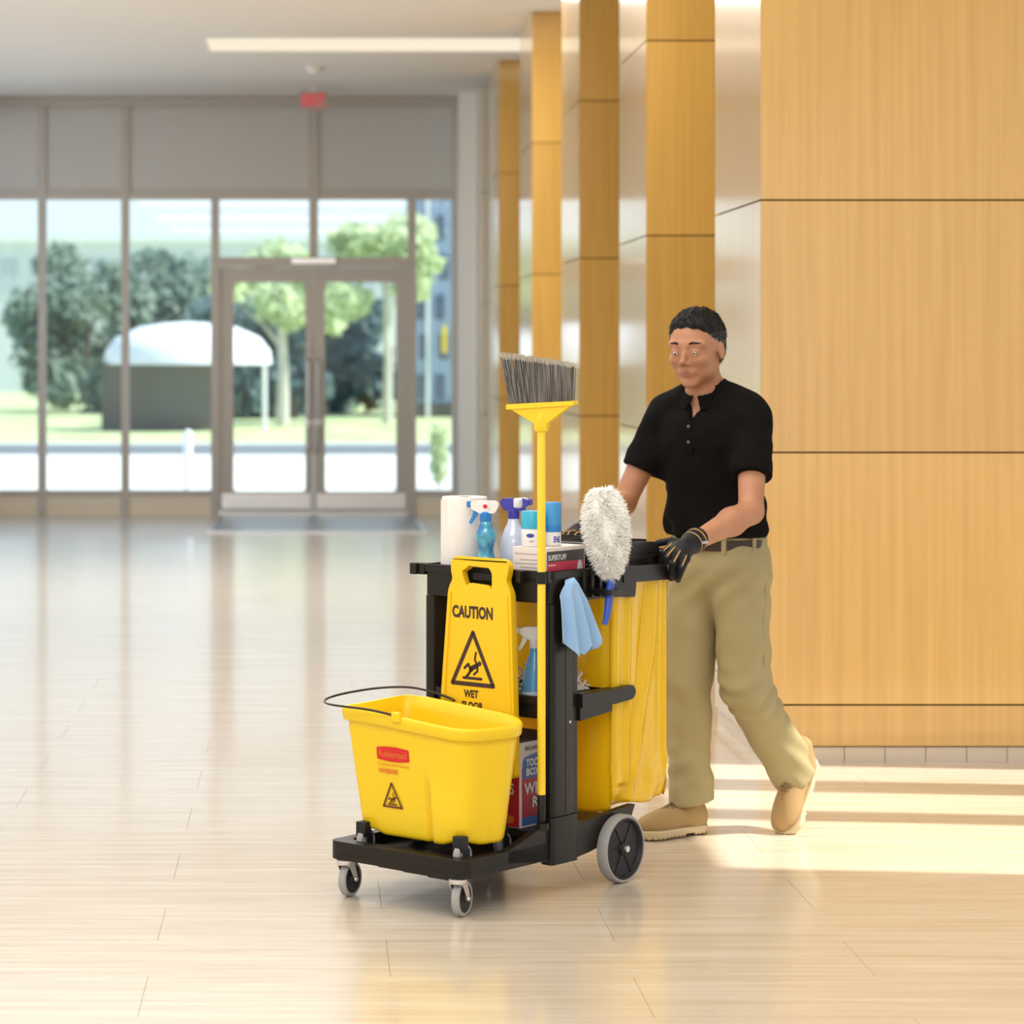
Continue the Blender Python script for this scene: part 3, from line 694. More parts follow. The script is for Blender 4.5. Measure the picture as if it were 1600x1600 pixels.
bh = MB(); ring = [(0.018 * math.cos(a), 0.018 * math.sin(a)) for a in [2 * math.pi * k / 16 for k in range(16)]]
bh.prism([ring], (0.372, 0.008, 0.196), (1, 0, 0), (0, 1, 0), (0, 0, 0.02)); bh.box(0.375, 0.41, 0.0, 0.02, 0.15, 0.216); cart.part('broom_cup', bh, 'black_plastic', bev=0.002)
# middle shelf
ms = tub('middle_shelf', 0.41, 0.70, 0.036, 0.432, 0.505, 0.53, 0.568)
for y0, y1 in ((-0.010, 0.034), (0.432, 0.470)):
    a = MB(); a.prism([rpoly([(0.541, 0.528), (0.70, 0.524), (0.80, 0.530), (0.815, 0.55), (0.80, 0.572), (0.72, 0.568), (0.541, 0.568)], [0, 0, 0.012, 0.01, 0.01, 0.01, 0])], (0, y0, 0), (1, 0, 0), (0, 0, 1), (0, y1 - y0, 0))
    a.prism([[(0.541, 0.49), (0.70, 0.503), (0.70, 0.526), (0.541, 0.53)]], (0, y0 + 0.008, 0), (1, 0, 0), (0, 0, 1), (0, y1 - y0 - 0.016, 0))
    cart.part('shelf_arm', a, 'black_plastic', parent=ms, bev=0.003)
# bag frame and rear handle
bf = MB()
for y0, y1 in ((-0.016, 0.002), (0.452, 0.470)): bf.prism([rpoly([(0.74, 0.878), (1.035, 0.872), (1.035, 0.918), (0.74, 0.928)], 0.008)], (0, y0, 0), (1, 0, 0), (0, 0, 1), (0, y1 - y0, 0))
bf.box(1.010, 1.032, 0.0, 0.454, 0.875, 0.918)
cart.part('bag_frame', bf, 'black_plastic', bev=0.003)
hb = MB(); hb.tube([(1.025, -0.006, 0.90), (1.045, -0.004, 0.932), (1.05, 0.03, 0.945), (1.05, 0.22, 0.948), (1.05, 0.42, 0.945), (1.045, 0.46, 0.932), (1.025, 0.462, 0.90)], 0.015, 12)
cart.part('handle_bar', hb, 'black_plastic', smooth=True)
ld = MB(); ld.prism([rpoly([(0.735, 0.908), (1.00, 0.903), (1.00, 0.968), (0.97, 0.986), (0.76, 0.990), (0.735, 0.972)], 0.01)], (0, 0.035, 0), (1, 0, 0), (0, 0, 1), (0, 0.385, 0))
for k in range(4): ld.box(0.77 + k * 0.06, 0.775 + k * 0.06, 0.05, 0.40, 0.987, 0.993)
ld.box(0.735, 1.0, 0.028, 0.034, 0.94, 0.948)
lid = cart.part('bag_lid', ld, 'black_plastic', bev=0.003)
# casters
def caster(t0, w0, yaw):
    Mx = Matrix.Translation((t0, w0, 0)) @ Matrix.Rotation(R(yaw), 4, 'Z')
    tr = 0.026
    fk = MB()
    fk.lathe([(0.022, 0.094), (0.026, 0.098), (0.026, 0.108)], (0, 0, 0), 18, Mx)
    for s in (-1, 1):
        vs = rpoly([(-0.014, 0.102), (0.016, 0.102), (0.036, 0.052), (tr, 0.040), (0.018, 0.048), (-0.006, 0.085)], 0.006)
        q = MB(); q.prism([vs], (0, s * 0.0195 - 0.0012, 0), (1, 0, 0), (0, 0, 1), (0, 0.0024, 0)); fk.add([Mx @ Vector(v) for v in q.v], q.f)
    q = MB(); q.box(-0.014, 0.017, -0.020, 0.020, 0.093, 0.1045); fk.add([Mx @ Vector(v) for v in q.v], q.f)
    f_ = cart.part('caster', fk, 'steel', bev=0.001)
    Mw = Mx @ Matrix.Translation((tr, 0, 0.050)) @ Matrix.Rotation(R(90), 4, 'X')
    cart.part('tire', MB().lathe([(0.040, -0.011), (0.046, -0.012), (0.050, -0.008), (0.050, 0.008), (0.046, 0.012), (0.040, 0.011)], (0, 0, 0), 32, Mw, cap=False), 'grey_rubber', parent=f_, smooth=True)
    cart.part('hub', MB().lathe([(0.006, -0.016), (0.012, -0.015), (0.014, -0.010), (0.041, -0.011), (0.041, 0.011), (0.014, 0.010), (0.012, 0.015), (0.006, 0.016)], (0, 0, 0), 28, Mw), 'dark_rubber', parent=f_, smooth=True)
    cart.part('axle_bolt', MB().lathe([(0.006, -0.024), (0.007, -0.022), (0.007, 0.022), (0.006, 0.024)], (0, 0, 0), 12, Mw), 'steel', parent=f_, smooth=True)
caster(0.012, 0.030, 14); caster(0.012, 0.440, 10)
def big_wheel(w0, s):
    Mw = Matrix.Translation((0.716, w0, 0.100)) @ Matrix.Rotation(R(90), 4, 'X')
    o = cart.part('rear_wheel', MB().lathe([(0.012, -0.018), (0.02, -0.016), (0.022, -0.008), (0.078, -0.008), (0.084, -0.018), (0.090, -0.018), (0.090, 0.018), (0.084, 0.018), (0.078, 0.008), (0.022, 0.008), (0.02, 0.016), (0.012, 0.018)], (0, 0, 0), 44, Mw), 'dark_rubber', smooth=True)
    cart.part('tire', MB().lathe([(0.0895, -0.017), (0.097, -0.018), (0.100, -0.012), (0.100, 0.012), (0.097, 0.018), (0.0895, 0.017)], (0, 0, 0), 44, Mw, cap=False), 'grey_rubber', parent=o, smooth=True)
    for k in range(6):
        a = k * math.pi / 3; q = Mw @ Matrix.Rotation(a, 4, 'Z'); sp = MB(); sp.box(0.022, 0.08, -0.004, 0.004, -0.0105, 0.0105, q); cart.part('spoke', sp, 'dark_rubber', parent=o)
    cart.part('hub_nut', MB().lathe([(0.010, -0.026), (0.011, -0.022), (0.011, 0.022), (0.010, 0.026)], (0, 0, 0), 6, Mw), 'steel', parent=o, label='silver hub nut')
big_wheel(-0.022, -1); big_wheel(W - 0.002, 1)

# ------------------------------------------------------------------ yellow bag
def bag():
    t0, t1, w0, w1 = 0.722, 1.012, 0.010, 0.445; zt, zb = 0.896, 0.205; base = []
    per = [((t0, w0), (t1, w0), 46), ((t1, w0), (t1, w1), 40), ((t1, w1), (t0, w1), 30), ((t0, w1), (t0, w0), 46)]
    for (a, c, n), nr in zip(per, ((0, -1), (1, 0), (0, 1), (-1, 0))):
        for k in range(n):
            f = k / n; base.append(((a[0] + (c[0] - a[0]) * f, a[1] + (c[1] - a[1]) * f), nr, f, n))
    rings = []; NZ = 60; L = len(base)
    for i in range(NZ + 1):
        s = i / NZ; z = zt + (zb - zt) * s; ring = []
        for j, (p, nr, f, n) in enumerate(base):
            edge = min(f, 1 - f) * 2; side = nr[1] == -1
            am = 0.001 + 0.003 * math.sin(math.pi * min(1, s * 1.15))
            d = am * math.sin(j * 0.42 + 1.2 * s) * min(1, edge * 4) * (1 if nr[0] >= 0 else 0.5)
            if side:                                                  # two vertical folds and one diagonal one, widening downwards
                tt = f; d += 0.013 * math.exp(-((tt - 0.27 + 0.05 * s) / 0.045) ** 2) + 0.017 * math.exp(-((tt - (0.80 - 0.50 * s)) / 0.07) ** 2) * min(1, s * 3) + 0.008 * math.exp(-((tt - 0.93) / 0.04) ** 2)
                d -= 0.010 * math.exp(-((tt - (0.66 - 0.42 * s)) / 0.05) ** 2)
                if s > 0.78: d += 0.012 * math.sin((tt * 9 + s * 22)) * (s - 0.78) / 0.22
            if nr[0] == -1: d = 0.006 * math.sin(f * 9 + 2 * s) + 0.004 * s
            cx, cy = (t0 + t1) / 2, (w0 + w1) / 2
            tp = 1 - 0.03 * s - (0.03 * max(0, (s - 0.93) / 0.07) ** 2)
            rr = 0.02 * max(0, 1 - edge * 6); x = cx + (p[0] - cx) * tp + nr[0] * (d - rr * 0.4); y = cy + (p[1] - cy) * tp + nr[1] * (d - rr * 0.4)
            if p[0] > cx: x += 0.012 * s
            zz = z + (0.014 * math.sin(f * 5 + 1) * s if s > 0.9 else 0)
            if side: zz += 0.022 * f * s
            ring.append(Vector((x, y, zz)))
        rings.append(ring)
    m = MB(); m.loft(rings, False, True); return m
t = Thing('trash_bag', 'glossy yellow vinyl bag hanging in the rear frame of the cart', 'bag', (0.867, 0.23, 0.2), 'C')
bo = t.part('bag_body', bag(), 'vinyl', smooth='all')
zp = MB(); zp.tube([(0.728, 0.012, 0.90), (0.721, 0.010, 0.6), (0.723, 0.014, 0.26)], 0.0022, 6); t.part('corner_seam', zp, 'vinyl', smooth=True)

# ------------------------------------------------------------------ mop bucket
bk = Thing('mop_bucket', 'yellow plastic mop bucket on small casters standing on the cart platform', 'bucket', (0.18, 0.23, 0.128), 'C')
poly = rpoly([(0.022, 0.020), (0.24, -0.028), (0.325, 0.06), (0.335, 0.485), (0.028, 0.478)], [0.07, 0.07, 0.09, 0.035, 0.03], 9)
def resample(pts, n):
    P_ = [Vector(p) for p in pts] + [Vector(pts[0])]; ds = [0]
    for i in range(1, len(P_)): ds.append(ds[-1] + (P_[i] - P_[i - 1]).length)
    out = []; j = 0
    for k in range(n):
        d = ds[-1] * k / n
        while ds[j + 1] < d: j += 1
        f = (d - ds[j]) / (ds[j + 1] - ds[j]); out.append(P_[j].lerp(P_[j + 1], f))
    return out
rp = resample(poly, 220); TC, WC = 0.180, 0.235
def bring(z, ins, bottom=False):
    ring = []
    for p in rp:
        x = TC + (p.x - TC) * (1 - ins / 0.155); y = WC + (p.y - WC) * (1 - ins / 0.25)
        wt = max(0, (z - 0.2) / 0.34); dz = wt * (0.004 - 0.030 * max(0, (0.40 - p.y) / 0.42) + 0.004 * max(0, p.x - 0.15) / 0.18)
        if x < 0.16 and ins > 0.005:                                  # vertical moulded groove and corner fluting
            g_ = math.exp(-((y - 0.175) / 0.009) ** 2) * min(1, max(0, (0.37 - z) / 0.04)); x += 0.018 * g_
            g_ = 1 / (1 + math.exp((y - 0.165) / 0.006)) * min(1, max(0, (0.37 - z) / 0.10)); x -= 0.011 * g_
        if bottom:
            for (cx, cy) in ((0.07, 0.07), (0.07, 0.405), (0.28, 0.405), (0.28, 0.07)):
                dz += 0.011 * math.exp(-(((x - cx) / 0.05) ** 4 + ((y - cy) / 0.045) ** 4))
        ring.append(Vector((x, y, z + dz)))
    return ring
prof = [(0.181, 0.060, 1), (0.183, 0.050, 1), (0.192, 0.046, 1), (0.205, 0.0445, 1), (0.22, 0.0425, 0)] + [(0.22 + 0.02 * k, 0.0425 - 0.0022 * k, 0) for k in range(1, 14)] + \
       [(0.497, 0.013, 0), (0.500, 0.004, 0), (0.504, 0.001, 0), (0.530, -0.002, 0), (0.536, 0.0, 0), (0.539, 0.003, 0), (0.537, 0.008, 0), (0.50, 0.014, 0), (0.40, 0.026, 0), (0.25, 0.046, 0), (0.225, 0.055, 0), (0.222, 0.09, 0)]
m = MB(); m.loft([bring(z, i, bool(bb)) for z, i, bb in prof], True, True)
bbody = bk.part('bucket_body', m, 'yellow_plastic', smooth='all')
u_, v_ = Vector((0, -1, 0)), Vector((-0.105, 0, 1)).normalized()
def onb(w, z): return Vector((0.0355 + 0.0425 - 0.105 * (z - 0.22) - 0.0032 - 0.006, w, z))
def bt(z): 
    ins = 0.0425 - 0.0022 * (z - 0.22) / 0.02; return TC + (0.025 - TC) * (1 - ins / 0.155)
def lab_at(w, z): return Vector((bt(z) - 0.0025, w, z))
# oval maker's mark, two lines of writing, warning triangle
lg = MB(); pts = [(-0.059, 0.017), (0, 0.023), (0.059, 0.017), (0.059, -0.017), (0, -0.023), (-0.059, -0.017)]
lg.prism([rpoly(pts, [0.004, 0.05, 0.004, 0.004, 0.05, 0.004])], lab_at(0.290, 0.420), u_, v_, Vector((0.001, 0, 0)))
bk.part('logo_plate', lg, 'red_ink', parent=bbody, label='red maker\'s mark')
bk.part('logo_lettering', put2d(MB(), text_geo('Rubbermaid', 0.100, 0.018, 0.012), lab_at(0.290, 0.420) + Vector((-0.0008, 0, 0)), u_, v_), 'orange_ink', parent=bbody)
bk.part('lettering', put2d(MB(), text_geo('Commercial Products', 0.116, 0.008, 0.006), lab_at(0.290, 0.389) + Vector((-0.0005, 0, 0)), u_, v_), 'orange_ink', parent=bbody)
bk.part('lettering', put2d(MB(), text_geo('WAVEBRAKE', 0.072, 0.014, 0.03), lab_at(0.312, 0.370) + Vector((-0.0005, 0, 0)), u_, v_), 'orange_ink', parent=bbody)
bk.part('warning_mark', put2d(MB(), slip_man(0.034), lab_at(0.303, 0.297) + Vector((-0.0008, 0, 0)), u_, v_), 'brown_ink', parent=bbody)
pts = [(0.026, 0.262, 0.533), (0.012, 0.300, 0.541), (0.004, 0.36, 0.547), (-0.004, 0.44, 0.548), (0.012, 0.515, 0.547), (0.06, 0.565, 0.549), (0.13, 0.588, 0.552), (0.20, 0.575, 0.559), (0.27, 0.53, 0.568), (0.32, 0.46, 0.572), (0.340, 0.40, 0.563), (0.343, 0.32, 0.548), (0.335, 0.300, 0.543)]
def smooth_path(p, it=2):
    for _ in range(it):
        q = [p[0]]
        for i in range(len(p) - 1):
            a, c = Vector(p[i]), Vector(p[i + 1]); q += [tuple(a.lerp(c, 0.25)), tuple(a.lerp(c, 0.75))]
        q.append(p[-1]); p = q
    return p
bk.part('bail_handle', MB().tube(smooth_path(pts), 0.0035, 8), 'wire', smooth=True)
bk.part('bail_lug', MB().box(0.016, 0.030, 0.245, 0.275, 0.516, 0.545), 'yellow_plastic', bev=0.004)
def small_caster(t0, w0, z):
    c = MB(); c.box(t0 - 0.014, t0 + 0.016, w0 - 0.017, w0 + 0.017, 0.172, 0.214); c.box(t0 - 0.004, t0 + 0.024, w0 - 0.017, w0 - 0.013, 0.150, 0.180); c.box(t0 - 0.004, t0 + 0.024, w0 + 0.013, w0 + 0.017, 0.150, 0.180)
    o = bk.part('bucket_caster', c, 'dark_rubber', bev=0.002)
    Mw = Matrix.Translation((t0 + 0.010, w0, 0.1595)) @ Matrix.Rotation(R(90), 4, 'X')
    bk.part('wheel', MB().lathe([(0.006, -0.010), (0.029, -0.011), (0.033, -0.007), (0.033, 0.007), (0.029, 0.011), (0.006, 0.010)], (0, 0, 0), 26, Mw), 'grey_rubber', parent=o, smooth=True, label='grey wheel')
for (a, c) in ((0.062, 0.062), (0.062, 0.415), (0.28, 0.40), (0.28, 0.09)): small_caster(a, c, 0)

# ------------------------------------------------------------------ caution sign hooked on the cart front
sg = Thing('caution_sign', 'yellow folding CAUTION WET FLOOR sign hooked on the cart front', 'sign', (0.37, 0.22, 0.336), 'C')
outl = [(-0.092, 0.963), (-0.106, 0.945), (-0.104, 0.915), (-0.098, 0.898), (-0.115, 0.868), (-0.141, 0.553), (-0.150, 0.336), (0.132, 0.336), (0.126, 0.553), (0.114, 0.870), (0.096, 0.900), (0.104, 0.925), (0.107, 0.948), (0.094, 0.963)]
outl = rpoly(outl, [0.012] + [0.02] * 12 + [0.012], 4)
hole = rpoly([(-0.064, 0.922), (-0.044, 0.932), (-0.042, 0.938), (0.034, 0.936), (0.046, 0.92), (0.046, 0.872), (0.03, 0.884), (-0.036, 0.888), (-0.048, 0.878), (-0.060, 0.905)], 0.006, 3)
U, V = Vector((0, -1, 0)), Vector((0.006, 0, 1)).normalized()
O1 = Vector((0.345, 0.22, 0))
m = MB(); m.prism([outl, hole], O1, U, V, (0.014, 0, 0)); fp = sg.part('front_panel', m, 'yellow_sign', bev=0.003)
rim = [(p[0] * 0.985, 0.65 + (p[1] - 0.65) * 0.985) for p in outl]; rin = [(p[0] * 0.90, 0.65 + (p[1] - 0.65) * 0.945) for p in outl]
m = MB(); m.prism([rpoly([(0.096, 0.86), (0.104, 0.86), (0.117, 0.55), (0.122, 0.345), (0.110, 0.345), (0.106, 0.55)], 0.002, 2)], O1 + Vector((-0.004, 0, 0)), U, V, (0.006, 0, 0)); sg.part('edge_rib', m, 'yellow_sign', parent=fp, bev=0.0015)
m = MB(); m.prism([rpoly([(-0.110, 0.86), (-0.102, 0.86), (-0.125, 0.55), (-0.135, 0.345), (-0.145, 0.345), (-0.134, 0.55)], 0.002, 2)], O1 + Vector((-0.004, 0, 0)), U, V, (0.006, 0, 0)); sg.part('edge_rib', m, 'yellow_sign', parent=fp, bev=0.0015)
out2 = [(p[0] - 0.004, p[1] - 0.004) for p in outl]; hol2 = [(p[0] - 0.004, p[1] - 0.004) for p in hole]
m = MB(); m.prism([out2, hol2], O1 + Vector((0.018, 0, 0)), U, V, (0.012, 0, 0)); sg.part('back_panel', m, 'yellow_sign', bev=0.002)
def sgn(s, z): return O1 + U * s + V * z + Vector((-0.0008, 0, 0))
sg.part('lettering', put2d(MB(), text_geo('CAUTION', 0.149, 0.037, 0.045), sgn(-0.024, 0.803), U, V), 'ink', parent=fp, label='black word CAUTION')
sg.part('warning_mark', put2d(MB(), slip_man(0.075), sgn(-0.022, 0.658), U, V), 'ink', parent=fp, label='black triangle with a slipping figure')
sg.part('lettering', put2d(MB(), text_geo('WET', 0.054, 0.023, 0.045), sgn(-0.028, 0.566), U, V), 'ink', parent=fp, label='black word WET')
sg.part('lettering', put2d(MB(), text_geo('FLOOR', 0.078, 0.023, 0.045), sgn(-0.022, 0.532), U, V), 'ink', parent=fp, label='black word FLOOR')

# ------------------------------------------------------------------ broom, upside down beside the sign
br = Thing('broom', 'yellow-handled broom clipped upright to the cart with grey bristles on top', 'broom', (0.372, 0.012, 0.212), 'C')
bx, by = 0.372, 0.012
br.part('handle', MB().lathe([(0.0115, 0.295), (0.0118, 0.30), (0.0118, 1.352), (0.0115, 1.354)], (bx, by, 0), 20), 'yellow_pole', smooth=True)
br.part('handle_grip', MB().lathe([(0.010, 0.2165), (0.0122, 0.222), (0.0122, 0.296), (0.011, 0.298)], (bx, by, 0), 20), 'dark_rubber', smooth=True, label='dark grey handle tip')
bu = Vector((-0.52, -0.854, 0)).normalized() * 1.0                     # direction of the head, facing the viewer roughly
bu = Vector((0.25, -0.97, 0)).normalized()
bn = Vector((bu.y, -bu.x, 0)); bv = Vector((0, 0, 1))
hd = MB(); hd.prism([rpoly([(-0.102, 1.394), (0.105, 1.408), (0.105, 1.421), (-0.102, 1.409)], 0.003, 2)], Vector((bx, by, 0)) - bn * 0.019, bu, bv, bn * 0.038)
hd.prism([rpoly([(-0.094, 1.397), (-0.018, 1.356), (-0.018, 1.340), (0.020, 1.340), (0.020, 1.356), (0.094, 1.408)], 0.004, 2)], Vector((bx, by, 0)) - bn * 0.013, bu, bv, bn * 0.026)
hd.lathe([(0.0185, 1.333), (0.020, 1.336), (0.0185, 1.372), (0.014, 1.39)], (bx, by, 0), 20)
br.part('head', hd, 'yellow_plastic', bev=0.003)
rng = random.Random(4); bs = MB(); tips = MB()
for i in range(44):
    for j in range(6):
        s = -0.093 + 0.186 * (i + rng.uniform(-0.3, 0.3)) / 43; n_ = (-0.012 + 0.0048 * j) + rng.uniform(-0.001, 0.001)
        f = (s + 0.093) / 0.186; zb = 1.400 + 0.013 * f; zt = 1.558 - 0.030 * f + rng.uniform(-0.004, 0.003)
        spread = 1.10 - 0.06 * f; lean = -0.018 * (1 - f) - 0.002
        p0 = Vector((bx, by, zb)) + bu * s + bn * n_; p1 = Vector((bx, by, zt)) + bu * (s * spread * (1.0) + lean + rng.uniform(-0.002, 0.002)) + bn * n_ * 1.8
        pm = p0.lerp(p1, 0.90); w_ = 0.0016
        bs.tube([p0, p0.lerp(p1, 0.5), pm], [w_, w_, w_], 4, cap=False)
        for q in range(2): tips.tube([pm, p1 + bu * rng.uniform(-0.003, 0.003)], [w_, 0.0007], 3, cap=False)
M['bristle'] = principled('bristle', (0.20, 0.18, 0.165), 0.7); noise_color(M['bristle'], (0.09, 0.08, 0.075), (0.30, 0.275, 0.25), 120, (1, 1, 0.02), 2)
M['bristle_tip'] = principled('bristle_tip', (0.55, 0.50, 0.42), 0.8)
bo = br.part('bristles', bs, 'bristle', kind='stuff'); br.part('bristle_tips', tips, 'bristle_tip', kind='stuff', label='pale flagged bristle tips')

# ------------------------------------------------------------------ things on the top shelf (floor of the tub at z 0.868)
ZT = 0.868
pr = Thing('paper_towel_roll', 'white paper towel roll standing at the left end of the top shelf', 'paper towel roll', (0.50, 0.392, ZT), 'C')
pr.part('paper', MB().lathe([(0.020, ZT + 0.001), (0.066, ZT + 0.001), (0.067, ZT + 0.004), (0.0675, 1.124), (0.066, 1.128), (0.020, 1.128)], (0.50, 0.392, 0), 48, cap=False), 'paper', smooth=True)
pr.part('core_tube', MB().lathe([(0.0195, ZT + 0.001), (0.0195, 1.127), (0.0180, 1.127), (0.0180, ZT + 0.001)], (0.50, 0.392, 0), 24, cap=False), 'box_brown', smooth=True)
pr.part('loose_end', MB().box(0.434, 0.4355, 0.38, 0.43, 0.875, 1.12), 'paper')
def spray(name, label, t0, w0, z0, prof, ztrig, body, collar, head, trig, yaw, sc=1.0, part_label=None):
    s = Thing(name, label, 'spray bottle', (t0, w0, z0), 'C')
    b_ = s.part('bottle', MB().lathe([(r * sc, z0 + h) for r, h in prof], (t0, w0, 0), 28), body, smooth=True)
    zc = z0 + prof[-1][1]
    s.part('collar', MB().lathe([(0.015 * sc, zc - 0.004), (0.017 * sc, zc), (0.017 * sc, zc + 0.022 * sc), (0.012 * sc, zc + 0.026 * sc)], (t0, w0, 0), 20), collar, smooth=True)
    Mx = Matrix.Translation((t0, w0, zc + 0.022 * sc)) @ Matrix.Rotation(R(yaw), 4, 'Z') @ Matrix.Scale(sc, 4)
    h = MB(); q = MB(); q.prism([rpoly([(-0.035, 0.012), (-0.028, 0.0), (0.012, -0.004), (0.042, 0.012), (0.045, 0.030), (0.030, 0.036), (-0.030, 0.036), (-0.04, 0.026)], 0.006)], (0, -0.011, 0), (1, 0, 0), (0, 0, 1), (0, 0.022, 0)); h.add([Mx @ Vector(v) for v in q.v], q.f)
    s.part('spray_head', h, head, bev=0.003)
    n_ = MB(); q = MB(); q.box(0.045, 0.056, -0.009, 0.009, 0.016, 0.034); n_.add([Mx @ Vector(v) for v in q.v], q.f); s.part('nozzle', n_, trig, bev=0.002)
    g_ = MB(); q = MB(); q.prism([rpoly([(0.018, 0.008), (0.034, 0.012), (0.040, -0.010), (0.050, -0.030), (0.043, -0.034), (0.028, -0.012)], 0.003)], (0, -0.006, 0), (1, 0, 0), (0, 0, 1), (0, 0.012, 0)); g_.add([Mx @ Vector(v) for v in q.v], q.f)
    s.part('trigger', g_, trig, bev=0.002)
    return s, b_
wa = [(0.030, 0.0), (0.034, 0.004), (0.034, 0.05), (0.026, 0.09), (0.022, 0.11), (0.030, 0.145), (0.029, 0.16), (0.020, 0.178), (0.016, 0.188), (0.014, 0.195)]
s1, b1 = spray('spray_bottle', 'slim teal-blue spray bottle with white head beside the paper towel roll', 0.455, 0.277, ZT + 0.001, wa, 1.1, 'blue_liquid', 'blue', 'white_plastic', 'blue', 118)
s1.part('badge', MB().lathe([(0.009, 0.0), (0.007, 0.001)], (0, 0, 0), 18, Matrix.Translation((0.4425, 0.2695, 1.106)) @ Matrix.Rotation(R(-90), 4, 'Y') @ Matrix.Diagonal((0.7, 1, 1, 1))), 'red_ink')
s1.part('badge', MB().lathe([(0.012, 0.0), (0.0095, 0.0005)], (0, 0, 0), 18, Matrix.Translation((0.4432, 0.2695, 1.106)) @ Matrix.Rotation(R(-90), 4, 'Y') @ Matrix.Diagonal((0.7, 1, 1, 1))), 'white_plastic')
wc_ = [(0.036, 0.0), (0.040, 0.005), (0.040, 0.10), (0.036, 0.13), (0.028, 0.165), (0.018, 0.185), (0.015, 0.200)]
s2, b2 = spray('spray_bottle', 'clear spray bottle with violet and white head beside the teal-capped can', 0.545, 0.243, ZT + 0.001, wc_, 1.1, 'clear_bottle', 'violet', 'violet', 'violet', -62)
s2.part('head_cap', MB().box(0.527, 0.582, 0.213, 0.233, 1.098, 1.128), 'white_plastic', bev=0.006)
# glove carton
BX0, BX1, BY0, BY1, BZ1 = 0.425, 0.615, 0.035, 0.155, 0.995
bxo = Thing('glove_box', 'white carton with dark and red side panel lettered SUPERTUFF', 'box', (0.52, 0.095, ZT), 'C')
cb = bxo.part('carton', MB().box(BX0, BX1, BY0, BY1, ZT + 0.001, BZ1), 'card_white', bev=0.001)
bxo.part('dark_band', MB().box(BX0 + 0.004, BX1 - 0.004, BY0 - 0.0006, BY0, 0.953, 0.984), 'card_dark', parent=cb)
bxo.part('red_band', MB().box(BX0 + 0.004, BX1 - 0.004, BY0 - 0.0006, BY0, 0.905, 0.953), 'card_red', parent=cb)
bxo.part('lettering', put2d(MB(), text_geo('SUPERTUFF', 0.088, 0.016, 0.02), (0.478, BY0 - 0.0012, 0.966), (1, 0, 0), (0, 0, 1)), 'white_plastic', parent=cb, label='white word SUPERTUFF')
bxo.part('small_bar', MB().box(0.434, 0.47, BY0 - 0.0012, BY0 - 0.0006, 0.9425, 0.9455), 'card_white', parent=cb)
bxo.part('picture', MB().prism([rpoly([(0.575, 0.925), (0.603, 0.925), (0.598, 0.945), (0.588, 0.955), (0.58, 0.945)], 0.004)], (0, BY0 - 0.0012, 0), (1, 0, 0), (0, 0, 1), (0, 0.0006, 0)), 'white_plastic', parent=cb)
tl = MB()
M['faint_ink'] = principled('faint_ink', (0.50, 0.40, 0.38), 0.6)
for k in range(5): tl.box(BX0 - 0.0006, BX0, 0.058, 0.148 - (0.02 if k % 2 else 0), 0.974 - k * 0.011 - (0.006 if k else 0), 0.9775 - k * 0.011 - (0.006 if k else 0))
bxo.part('print_lines', tl, 'faint_ink', parent=cb)
# aerosol cans on the carton
def can(label, t0, w0, z0, r, h, hc, cap, name='aerosol_can'):
    s = Thing(name, label, 'aerosol can', (t0, w0, z0), 'C')
    bd = s.part('can_body', MB().lathe([(r * 0.94, z0), (r, z0 + 0.004), (r, z0 + h - 0.006), (r * 0.92, z0 + h)], (t0, w0, 0), 32), 'white_plastic', smooth=True)
    s.part('can_cap', MB().lathe([(r * 1.01, z0 + h - 0.003), (r * 1.01, z0 + h + hc - 0.004), (r * 0.93, z0 + h + hc)], (t0, w0, 0), 32), cap, smooth=True)
    return s, bd
c1, cb1 = can('white aerosol can with teal cap standing on the lettered carton', 0.463, 0.112, BZ1 + 0.001, 0.0325, 0.054, 0.048, 'teal')
dirn = Vector((-0.79, -0.61, 0))
def can_label(c, par, t0, w0, r, z, geo, mat, ang):
    mb = MB(); vs = []
    for a, b_ in geo[0]:
        th = math.radians(ang) + a / r; vs.append((t0 + (r + 0.0006) * math.cos(th), w0 + (r + 0.0006) * math.sin(th), z + b_))
    mb.add(vs, geo[1]); c.part('label_print', mb, mat, parent=par)
can_label(c1, cb1, 0.463, 0.112, 0.0325, 1.028, ([(0.012 * math.cos(k * math.pi / 8), 0.006 * math.sin(k * math.pi / 8)) for k in range(16)] + [(0, 0)], [(k, (k + 1) % 16, 16) for k in range(16)]), 'navy', 205)
can_label(c1, cb1, 0.463, 0.112, 0.0325, 1.011, text_geo('ENE', 0.010, 0.004, 0.02), 'navy', 212)
c2_, cb2 = can('white and blue aerosol can with blue cap behind the broom handle', 0.520, 0.085, BZ1 + 0.001, 0.0275, 0.062, 0.064, 'sky_blue')
c2_.part('blue_band', MB().lathe([(0.0279, 1.036), (0.0279, 1.056)], (0.520, 0.085, 0), 32, cap=False), 'blue', parent=cb2, smooth=True)
can_label(c2_, cb2, 0.520, 0.085, 0.0278, 1.015, text_geo('ENE', 0.021, 0.018, 0.03), 'violet', 250)

